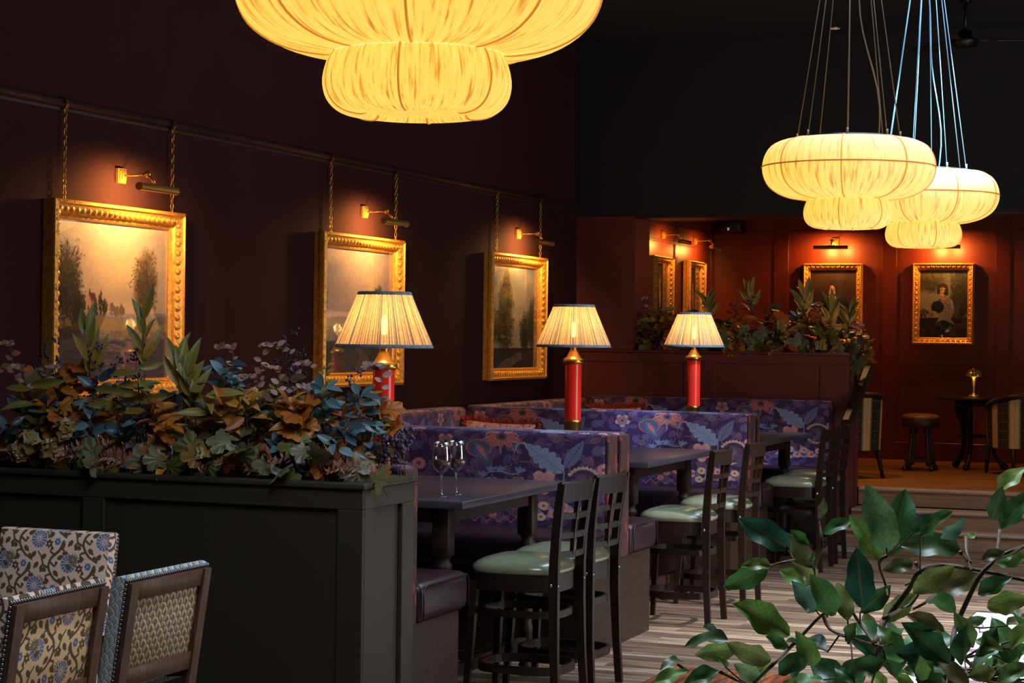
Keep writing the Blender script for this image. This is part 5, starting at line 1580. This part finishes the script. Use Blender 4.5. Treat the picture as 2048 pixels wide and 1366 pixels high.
def sprig(kind, x, y, z, up, soil, sc, label, group):
    t = thing(NAMES[kind][0], label, 'foliage', (x, y, soil), 0, group)
    top = Vector((0, 0, z - soil))
    bx = LR.uniform(-.06, .06)
    b0 = Vector((bx, LR.uniform(.02, .12), -.01))
    mid = b0.lerp(top, .55) + Vector((LR.uniform(-.03, .03), .02, .03))
    P = [b0, b0.lerp(mid, .5) + rv(.008), mid, mid.lerp(top, .5) + rv(.008), top]
    def along(q):
        i = min(3, int(q * 4)); return P[i].lerp(P[i + 1], q * 4 - i)
    st = MB()
    H = top.length
    if kind == 'lance':
        st.tube(P, [.004, .0035, .003, .0025, .0015], 5)
        n = 7 if up else 6
        for k in range(n):
            q = 1 - .42 * k / n; a = k * 2.4 + LR.random()
            lean = (.25 + .45 * (k / n)) if up else .9
            d = Vector((math.cos(a) * lean, math.sin(a) * lean * .6 - .1, 1 - (1.0 * lean if not up else .2)))
            put(kind, t, along(q), d, VIEW + rv(.5), LR.uniform(.115, .165) * sc)
    elif kind in ('orange', 'teal', 'oval', 'yellow'):
        st.tube(P, [.004, .0035, .003, .0025, .0015], 5)
        n, L, lo, sp = {'orange': (9, (.075, .115), .45, .9), 'teal': (15, (.062, .092), .5, .95), 'oval': (13, (.05, .075), .75, 1.0), 'yellow': (15, (.03, .042), .5, .8)}[kind]
        if up and kind == 'yellow': lo = .4
        span = min(.8, .16 / max(H, .05)) if kind != 'oval' else min(.9, .24 / max(H, .05))
        oak = kind == 'orange' and LR.random() < .3
        for k in range(n):
            q = 1 - span * k / n; a = k * 2.4 + LR.uniform(-.3, .3)
            e = LR.uniform(-.55, 1.0)
            d = Vector((math.cos(a) * sp, math.sin(a) * sp * .85 - .12, e))
            put('oak' if oak else kind, t, along(q) + d * .008, d, Vector((0, -.35, .8)) + VIEW * .6 + rv(.9), LR.uniform(*L) * sc)
    elif kind == 'euc':
        ax = LR.choice((-1, 1)) * LR.uniform(.05, .15)
        tip = top + Vector((ax, -.02, LR.uniform(-.05, .02)))
        P[4] = top * 1.0
        st.tube(P + [top.lerp(tip, .5) + Vector((0, 0, .015)), tip], [.003, .0025, .002, .0018, .0015, .0012, .0008], 5)
        Q = P + [top.lerp(tip, .5) + Vector((0, 0, .015)), tip]
        n = 16
        for k in range(n):
            q = 1 - .62 * k / n; i = min(5, int(q * 6)); p = Q[i].lerp(Q[i + 1], q * 6 - i); a = k * PI + LR.uniform(-.6, .6)
            d = Vector((math.cos(a), .5 * math.sin(a * .7), LR.uniform(.1, .9)))
            put(kind, t, p, d, VIEW + rv(.6), LR.uniform(.022, .044) * sc)
    elif kind == 'grape':
        st.tube(P, .0025, 5)
        for k in range(3):
            a = -1.2 + k * 1.2 + LR.uniform(-.4, .4)
            d = Vector((math.sin(a), -.35, .35 * math.cos(a) - .3 * (k == 1)))
            put(kind, t, top + d * .015 - Vector((0, 0, .03 * k)), d, VIEW + rv(.45), LR.uniform(.085, .125) * sc)
    elif kind == 'fern':
        a = LR.uniform(-1.2, 1.2); L = LR.uniform(.16, .22) * sc
        d = Vector((math.sin(a), -.55, .25 * math.cos(a) + .05)).normalized()
        s0 = top - d * L * .4
        F = [s0 + d * L * q + Vector((0, 0, .05 * q - .11 * q * q)) * sc for q in (0, .25, .5, .75, 1)]
        st.tube([b0, b0.lerp(s0, .5), s0] + F[1:], [.003, .003, .0025, .002, .0018, .0015, .001], 5)
        n = 11
        for k in range(n):
            q = k / (n - 1); i = min(3, int(q * 4)); p = F[i].lerp(F[i + 1], q * 4 - i)
            for s in (-1, 1):
                sd = d.cross(VIEW).normalized() * s
                put(kind, t, p, sd + d * .6, VIEW + rv(.3), (.045 - .025 * q) * sc)
        put(kind, t, F[4], d, VIEW, .025 * sc)
    elif kind == 'hydr':
        st.tube(P, .003, 5)
        for k in range(9):
            v = VIEW * .4 + Vector((LR.uniform(-1, 1), LR.uniform(-1, .2), LR.uniform(-.6, 1)))
            v.normalize(); c = top + v * .038 * sc
            a1 = v.orthogonal().normalized(); a2 = v.cross(a1)
            for j in range(4):
                a = j * PI / 2 + LR.random() * .4
                put(kind, t, c, a1 * math.cos(a) + a2 * math.sin(a) + v * .15, v + rv(.1), .03 * sc)
    else:
        st.tube(P, [.003, .0025, .002, .0018, .0012], 5)
        bm_ = MB(); r_ = (.0055 if kind == 'berry' else .0085) * sc
        for k in range(8 if kind == 'berry' else 7):
            q = 1 - .5 * k / 8; p = along(q); a = k * 2.4
            e = p + Vector((math.cos(a), .6 * math.sin(a), .45)) * .03 * sc
            st.tube([p, e], .0012, 4)
            for j in range(6):
                c = e + rv(.016 * sc); bm_.sphere(c, r_ * LR.uniform(.75, 1.1), 7, 5); st.tube([e, c], .0008, 3)
        obj('berries', bm_, M['berry' if kind == 'berry' else 'grape'], t, kind='stuff')
    obj('stem', st, M['stem'], t)
    return t
def arrange(data, soil, sc, where, fill=None):
    rows = []
    for q in data.split(';'):
        k, x, y, z, up = q.split(',')
        rows.append((k, float(x), float(y), float(z), int(up)))
    if fill:
        x0, x1, y0, y1, zl, zh, n = fill
        for i in range(n):
            k = LR.choice(('teal', 'oval', 'orange', 'lance', 'grape', 'teal', 'lance', 'euc', 'yellow', 'fern', 'orange', 'oval'))
            x = x0 + (x1 - x0) * (i + LR.random()) / n
            low = k in ('grape', 'fern')
            rows.append((k, x, LR.uniform(y0, y1), zl + (zh - zl) * ((LR.random() ** .8) if not low else LR.random() * .25), 0))
    ordn = ['first', 'second', 'third', 'fourth', 'fifth', 'sixth', 'seventh', 'eighth', 'ninth', 'tenth', 'eleventh', 'twelfth', 'thirteenth', 'fourteenth', 'fifteenth', 'sixteenth', 'seventeenth', 'eighteenth', 'nineteenth', 'twentieth']
    ordn += ['thirtieth' if i == 10 else 'twenty-' + q if i < 10 else 'thirty-' + ordn[i - 11] for i, q in enumerate(ordn)]
    for k in NAMES:
        sel = sorted([r for r in rows if r[0] == k], key=lambda r: -r[1])
        for i, r in enumerate(sel):
            place = ('%s from the step side of %s' % (ordn[i], where)) if len(sel) > 1 else 'in ' + where
            sprig(*r, soil, sc, '%s, %s' % (NAMES[k][1], place), '%ss in %s' % (NAMES[k][1], where))
SP1 = 'lance,-4.555,7.250,1.825,1;lance,-4.811,7.200,1.770,1;lance,-4.302,7.120,1.634,1;lance,-4.490,7.100,1.620,0;lance,-4.243,7.100,1.588,1;lance,-4.150,7.100,1.510,0;lance,-5.072,7.150,1.532,0;orange,-4.426,7.100,1.482,0;orange,-4.012,7.150,1.512,0;orange,-3.736,7.120,1.473,0;orange,-4.950,7.200,1.523,0;orange,-4.920,7.250,1.622,0;orange,-3.954,7.300,1.403,0;orange,-4.338,7.080,1.379,0;teal,-4.726,7.100,1.389,0;teal,-5.153,7.100,1.366,0;teal,-4.144,7.250,1.640,1;teal,-3.485,7.200,1.523,1;teal,-3.508,7.120,1.401,0;teal,-3.468,7.250,1.397,0;teal,-5.232,7.300,1.458,0;teal,-4.587,7.120,1.359,0;teal,-3.566,7.100,1.338,0;teal,-3.808,7.120,1.309,0;teal,-4.194,7.250,1.376,0;teal,-3.587,7.350,1.421,0;teal,-4.835,7.150,1.318,0;oval,-3.949,7.200,1.523,0;oval,-3.872,7.300,1.576,0;oval,-3.732,7.150,1.414,0;oval,-3.889,7.200,1.492,0;oval,-3.740,7.300,1.515,0;oval,-3.664,7.200,1.393,0;oval,-3.996,7.200,1.405,0;oval,-5.053,7.200,1.421,0;oval,-4.423,7.300,1.412,0;oval,-4.688,7.200,1.299,0;oval,-4.233,7.150,1.315,0;oval,-3.648,7.400,1.493,0;oval,-4.454,7.150,1.287,0;oval,-5.148,7.150,1.264,0;oval,-4.124,7.300,1.355,0;euc,-3.995,7.300,1.723,1;euc,-4.169,7.350,1.699,1;euc,-3.855,7.200,1.620,1;euc,-5.217,7.200,1.707,1;euc,-5.113,7.150,1.598,1;euc,-5.012,7.250,1.610,1;euc,-4.326,7.300,1.621,1;euc,-3.962,7.200,1.575,1;euc,-4.718,7.300,1.537,1;euc,-3.497,7.450,1.634,1;euc,-3.863,7.350,1.629,1;euc,-3.752,7.300,1.535,1;euc,-4.225,7.300,1.558,1;yellow,-3.717,7.350,1.631,1;yellow,-3.535,7.450,1.516,1;yellow,-3.470,7.400,1.391,0;yellow,-3.812,7.300,1.513,0;yellow,-4.939,7.300,1.465,0;grape,-3.994,7.080,1.315,0;grape,-4.148,7.070,1.279,0;grape,-3.443,7.250,1.252,0;grape,-4.336,7.080,1.262,0;grape,-5.038,7.250,1.553,0;grape,-3.786,7.080,1.228,0;grape,-4.647,7.080,1.230,0;grape,-3.418,7.150,1.238,0;grape,-3.658,7.100,1.315,0;fern,-3.851,7.070,1.279,0;fern,-3.565,7.100,1.266,0;fern,-3.449,7.120,1.228,0;fern,-4.736,7.080,1.249,0;fern,-4.597,7.100,1.231,0;fern,-3.681,7.100,1.283,0;fern,-4.497,7.120,1.233,0;fern,-4.686,7.080,1.283,0;fern,-3.985,7.100,1.241,0;fern,-4.232,7.090,1.244,0;hydr,-4.844,7.080,1.338,0;hydr,-4.900,7.080,1.254,0;hydr,-5.014,7.080,1.283,0;hydr,-4.130,7.080,1.254,0;hydr,-5.072,7.100,1.236,0;berry,-4.786,7.200,1.691,1;berry,-4.665,7.200,1.631,1;berry,-4.620,7.300,1.697,1;berry,-5.088,7.300,1.709,1;berry,-3.882,7.300,1.763,1;berry,-3.864,7.350,1.671,1;berry,-3.611,7.400,1.596,1;berry,-4.585,7.200,1.563,1;berry,-5.127,7.300,1.641,1;grapeberry,-3.438,7.400,1.318,0;grapeberry,-3.399,7.450,1.344,1;grapeberry,-3.475,7.400,1.253,0'
SP2 = 'lance,-4.323,17.000,2.202,1;lance,-4.704,16.950,2.086,1;lance,-3.807,16.950,2.180,1;lance,-3.580,16.950,2.047,1;lance,-3.411,17.000,2.005,1;lance,-5.139,16.900,2.036,0;orange,-5.282,16.900,2.012,0;orange,-5.090,16.900,1.945,0;orange,-3.925,16.800,1.732,0;orange,-4.403,16.800,1.681,0;orange,-4.399,16.950,1.952,0;orange,-4.031,16.950,1.955,0;orange,-3.759,16.950,1.957,0;orange,-3.532,16.850,1.737,0;orange,-5.377,16.900,1.897,0;orange,-5.002,16.850,1.809,0;orange,-4.140,16.850,1.684,0;oval,-4.665,16.900,1.903,0;oval,-4.539,16.950,1.950,0;oval,-4.820,16.950,1.948,0;oval,-4.214,16.950,1.908,0;oval,-3.882,16.900,1.866,0;oval,-3.656,16.900,1.824,0;oval,-3.444,16.950,1.871,0;oval,-4.883,17.000,2.040,0;oval,-4.136,17.000,2.090,0;oval,-3.589,17.000,1.959,0;oval,-5.184,16.900,1.853,0;oval,-3.320,17.000,1.828,0;teal,-4.584,16.950,1.859,0;teal,-4.111,17.000,1.865,0;teal,-3.862,17.000,2.046,0;teal,-3.407,17.000,1.739,0;teal,-4.976,17.000,1.902,0;teal,-4.351,16.950,1.817,0;grape,-4.279,16.850,1.794,0;grape,-5.215,16.850,1.715,0;grape,-4.096,16.850,1.819,0;grape,-3.601,16.850,1.869,0;grape,-3.422,16.850,1.738,0;grape,-3.308,16.950,1.696,0;grape,-3.778,16.850,1.734,0;grape,-4.463,16.850,1.770,0;grape,-3.376,16.850,1.629,0;grape,-5.311,16.850,1.759,0;grape,-3.688,16.850,1.691,0;grape,-4.187,16.850,1.728,0;euc,-5.427,16.900,2.081,1;euc,-5.473,16.900,1.896,1;euc,-5.267,17.000,2.130,1;euc,-3.681,17.000,2.092,1;euc,-3.365,17.000,1.917,1;hydr,-3.640,16.830,1.735,0;hydr,-4.006,16.850,1.887,0;hydr,-4.269,16.820,1.638,0;fern,-3.870,16.850,1.844,0;fern,-3.726,16.820,1.690,0;fern,-3.465,16.850,1.694,0;fern,-3.996,16.820,1.664,0;fern,-4.742,16.850,1.721,0;fern,-5.024,16.850,1.695,0;berry,-4.322,17.000,2.134,1;berry,-4.460,17.000,2.088,1'
arrange(SP1, 1.11, 1.14, 'the dark green planter', (-5.3, -3.5, 7.1, 7.48, 1.2, 1.56, 88))
arrange(SP2, 1.61, 1.4, 'the plum planter', (-5.4, -3.5, 16.85, 17.1, 1.7, 1.98, 52))

# ------------------------------------------------------------------ the weeping fig in the foreground
FL = '-0.640,2.963,1.491,-0.630,2.964,1.526;-0.698,3.270,1.439,-0.650,3.278,1.469;-0.689,2.983,1.441,-0.762,2.954,1.493;-0.615,2.786,1.470,-0.638,2.770,1.493;-0.672,3.074,1.403,-0.719,3.072,1.460;-0.653,2.708,1.446,-0.682,2.673,1.455;-0.655,2.705,1.445,-0.719,2.697,1.413;-0.676,3.117,1.373,-0.696,3.065,1.411;-0.722,3.301,1.348,-0.787,3.305,1.371;-0.652,3.099,1.323,-0.675,3.091,1.370;-0.574,2.783,1.371,-0.593,2.729,1.429;-0.651,3.012,1.342,-0.670,2.961,1.388;-0.640,2.780,1.338,-0.708,2.725,1.388;-0.521,2.715,1.392,-0.528,2.702,1.478;-0.594,2.973,1.336,-0.611,2.986,1.399;-0.586,3.031,1.342,-0.541,3.052,1.384;-0.553,3.030,1.424,-0.597,3.018,1.500;-0.540,3.006,1.441,-0.557,2.973,1.547;-0.599,3.359,1.396,-0.578,3.400,1.512;-0.574,3.259,1.414,-0.589,3.262,1.454;-0.490,2.926,1.480,-0.452,2.911,1.517;-0.474,2.914,1.479,-0.428,2.890,1.521;-0.494,3.239,1.444,-0.451,3.240,1.476;-0.470,3.305,1.419,-0.558,3.253,1.441;-0.472,3.381,1.433,-0.459,3.407,1.438;-0.350,2.761,1.521,-0.334,2.736,1.567;-0.418,3.369,1.515,-0.376,3.375,1.567;-0.418,3.418,1.448,-0.369,3.421,1.516;-0.370,2.804,1.461,-0.337,2.819,1.474;-0.537,3.231,1.401,-0.575,3.190,1.397;-0.462,2.778,1.411,-0.405,2.778,1.451;-0.522,3.366,1.334,-0.449,3.407,1.374;-0.378,2.832,1.407,-0.334,2.821,1.438;-0.364,2.826,1.390,-0.303,2.806,1.410;-0.472,3.269,1.318,-0.513,3.219,1.359;-0.558,3.070,1.327,-0.504,3.078,1.372;-0.429,2.863,1.346,-0.482,2.853,1.370;-0.384,2.839,1.328,-0.408,2.833,1.380;-0.399,2.823,1.304,-0.398,2.809,1.366;-0.423,2.880,1.296,-0.481,2.831,1.359;-0.616,3.334,1.250,-0.640,3.341,1.302;-0.514,2.909,1.315,-0.540,2.921,1.343;-0.668,2.783,1.298,-0.724,2.745,1.323;-0.768,3.193,1.226,-0.815,3.178,1.182;-0.709,2.690,1.338,-0.782,2.693,1.339;-0.743,2.756,1.338,-0.754,2.724,1.351;-0.808,3.121,1.255,-0.864,3.077,1.248;-0.807,2.789,1.286,-0.823,2.740,1.291;-0.760,2.663,1.294,-0.809,2.643,1.278;-0.745,2.776,1.278,-0.798,2.755,1.260;-0.756,2.861,1.268,-0.764,2.847,1.291;-0.755,3.272,1.237,-0.789,3.249,1.261;-0.671,3.036,1.277,-0.704,3.044,1.226;-0.605,2.789,1.294,-0.616,2.748,1.343;-0.683,3.264,1.224,-0.693,3.278,1.181;-0.568,2.849,1.276,-0.512,2.838,1.302;-0.587,3.184,1.258,-0.549,3.226,1.201;-0.497,2.840,1.313,-0.454,2.885,1.310;-0.563,3.293,1.210,-0.508,3.314,1.217;-0.459,3.012,1.273,-0.406,2.992,1.252;-0.373,2.779,1.326,-0.345,2.819,1.364;-0.393,2.910,1.288,-0.359,2.932,1.329;-0.402,2.919,1.272,-0.358,2.954,1.282;-0.389,3.161,1.252,-0.337,3.157,1.292;-0.355,2.881,1.274,-0.310,2.908,1.303;-0.376,2.798,1.346,-0.336,2.784,1.341;-0.374,3.142,1.320,-0.337,3.176,1.336;-0.441,3.154,1.314,-0.408,3.141,1.331;-0.418,3.374,1.393,-0.367,3.362,1.410;-0.437,2.738,1.294,-0.439,2.711,1.330;-0.594,2.976,1.300,-0.581,2.938,1.336;-0.653,2.765,1.281,-0.615,2.761,1.319;-0.741,3.007,1.233,-0.768,2.959,1.256;-0.573,2.926,1.248,-0.606,2.937,1.272;-0.598,3.347,1.174,-0.635,3.338,1.204;-0.523,3.175,1.208,-0.556,3.161,1.226;-0.421,2.830,1.270,-0.447,2.775,1.290;-0.601,2.675,1.281,-0.635,2.687,1.287;-0.401,3.230,1.415,-0.380,3.267,1.425;-0.594,2.680,1.456,-0.584,2.687,1.472'
FB = '-0.451,3.068,1.228;-0.442,3.033,1.291;-0.447,3.108,1.321;-0.407,3.062,1.404;-0.384,3.075,1.435;-0.385,3.131,1.473|-0.451,3.090,1.283;-0.452,3.074,1.262;-0.450,3.026,1.227|-0.703,2.934,1.266;-0.685,3.016,1.291;-0.633,2.970,1.344;-0.628,2.984,1.339|-0.553,2.982,1.302;-0.550,3.052,1.330;-0.513,3.050,1.382;-0.490,3.012,1.416;-0.469,3.098,1.416;-0.408,3.067,1.415;-0.333,3.090,1.399|-0.659,3.026,1.412;-0.634,2.963,1.453;-0.644,2.986,1.487|-0.725,3.001,1.410;-0.692,2.942,1.424;-0.679,2.971,1.427|-0.541,2.987,1.342;-0.516,3.073,1.353;-0.497,3.044,1.375|-0.556,3.054,1.329;-0.545,2.985,1.297;-0.562,3.046,1.258;-0.570,3.028,1.217|-0.553,2.982,1.302;-0.587,3.037,1.324;-0.611,3.011,1.363;-0.634,2.955,1.374|-0.642,3.015,1.338;-0.628,3.005,1.317;-0.589,2.973,1.310;-0.565,3.060,1.288|-0.540,3.005,1.437;-0.554,3.014,1.424;-0.552,3.063,1.384;-0.536,2.992,1.376|-0.499,3.028,1.425;-0.502,3.086,1.401;-0.511,3.006,1.393|-0.480,3.096,1.370;-0.486,3.030,1.363;-0.503,3.030,1.353|-0.424,3.032,1.282;-0.417,3.106,1.253;-0.400,3.089,1.240|-0.388,3.091,1.430;-0.364,3.065,1.446;-0.340,3.150,1.453|-0.838,2.934,1.245;-0.861,2.920,1.264|-0.789,2.938,1.249;-0.767,2.970,1.231;-0.729,2.913,1.235|-0.703,2.934,1.266;-0.749,2.991,1.221;-0.744,2.926,1.212|-0.435,3.054,1.443;-0.432,3.113,1.423;-0.416,3.042,1.417|-0.434,3.108,1.461;-0.427,3.067,1.442;-0.418,3.050,1.427'
ft = thing('potted_fig_tree', 'leafy green weeping fig in the foreground, in front of the wooden floor', 'plant', (-.36, 3.07, 0))
off = Vector((-.36, 3.07, 0))
br = []
for s in FB.split('|'):
    br.append([Vector([float(v) for v in p.split(',')]) - off for p in s.split(';')])
trunk = [Vector((0, 0, .3)), Vector((.02, .01, .6)), Vector((-.03, -.01, .9)), Vector((-.06, 0, 1.1)), br[0][0]]
obj('trunk', MB().tube(trunk, [.03, .026, .022, .016, .008], 10).tube([(0, .02, .3), (-.05, 0, .7), (-.12, -.02, 1.0), (-.1, -.06, 1.14)], [.024, .02, .014, .006], 8), M['bark'], ft)
for P in br:
    Q = []
    for i in range(len(P) - 1):
        for k in range(4):
            q = k / 4; a = P[max(0, i - 1)]; d = P[min(len(P) - 1, i + 2)]; b_, c = P[i], P[i + 1]
            Q.append(.5 * (2 * b_ + (c - a) * q + (2 * a - 5 * b_ + 4 * c - d) * q * q + (3 * b_ - a - 3 * c + d) * q ** 3))
    Q.append(P[-1])
    r0 = .0055 if len(P) > 5 else .0034
    obj('branch', MB().tube(Q, [r0 * (1 - .55 * i / len(Q)) for i in range(len(Q))], 7), M['bark'] if len(P) > 5 else M['petiole'], ft)
pt = MB()
allb = [p for P in br for p in P]
TOC = Vector((.36, -3.07, 1.77))
for i, s in enumerate(FL.split(';')):
    v = [float(q) for q in s.split(',')]
    b0, tp = Vector(v[:3]) - off, Vector(v[3:]) - off
    n = (TOC - b0).normalized() + Vector((LR.uniform(-.8, .8), LR.uniform(-.5, .5), LR.uniform(-.3, .9)))
    L = (tp - b0).length
    o = link('leaf', LEAF['ficus'][i % 3], ft)
    m = orient(b0, tp - b0, n, L * 1.04)
    o.matrix_local = m
    near = min(allb, key=lambda p: (p - b0).length)
    if (near - b0).length < .12:
        pt.tube([near, near.lerp(b0, .5) + Vector((0, 0, -.004)), b0, b0.lerp(tp, .08)], [.0016, .0014, .0013, .0011], 5)
for k in range(60):                                         # lower leaves filling towards the pot
    b0 = Vector((LR.uniform(-.3, .16), LR.uniform(-.12, .2), LR.uniform(1.12, 1.31)))
    d = Vector((b0.x + LR.uniform(-.4, .4), b0.y + LR.uniform(-.4, .4), LR.uniform(-.5, .6)))
    o = link('leaf', LEAF['ficus'][k % 3], ft)
    o.matrix_local = orient(b0, d, Vector((.2, -.6, .8)) + rv(.6), LR.uniform(.065, .1))
    near = min(trunk + allb, key=lambda p: (p - b0).length)
    pt.tube([near, near.lerp(b0, .5) + Vector((0, 0, .015)), b0], [.0022, .0018, .0013], 5)
obj('petioles', pt, M['petiole'], ft, kind='stuff')
obj('pot', MB().lathe([(.13, 0), (.16, .02), (.21, .3), (.22, .34), (.235, .345), (.235, .38), (.21, .38), (.205, .33)], 36), M['terracotta'], ft)
obj('soil', MB().lathe([(.206, .335), (.1, .345), (.001, .35)], 24, cap=False), M['soil'], ft)
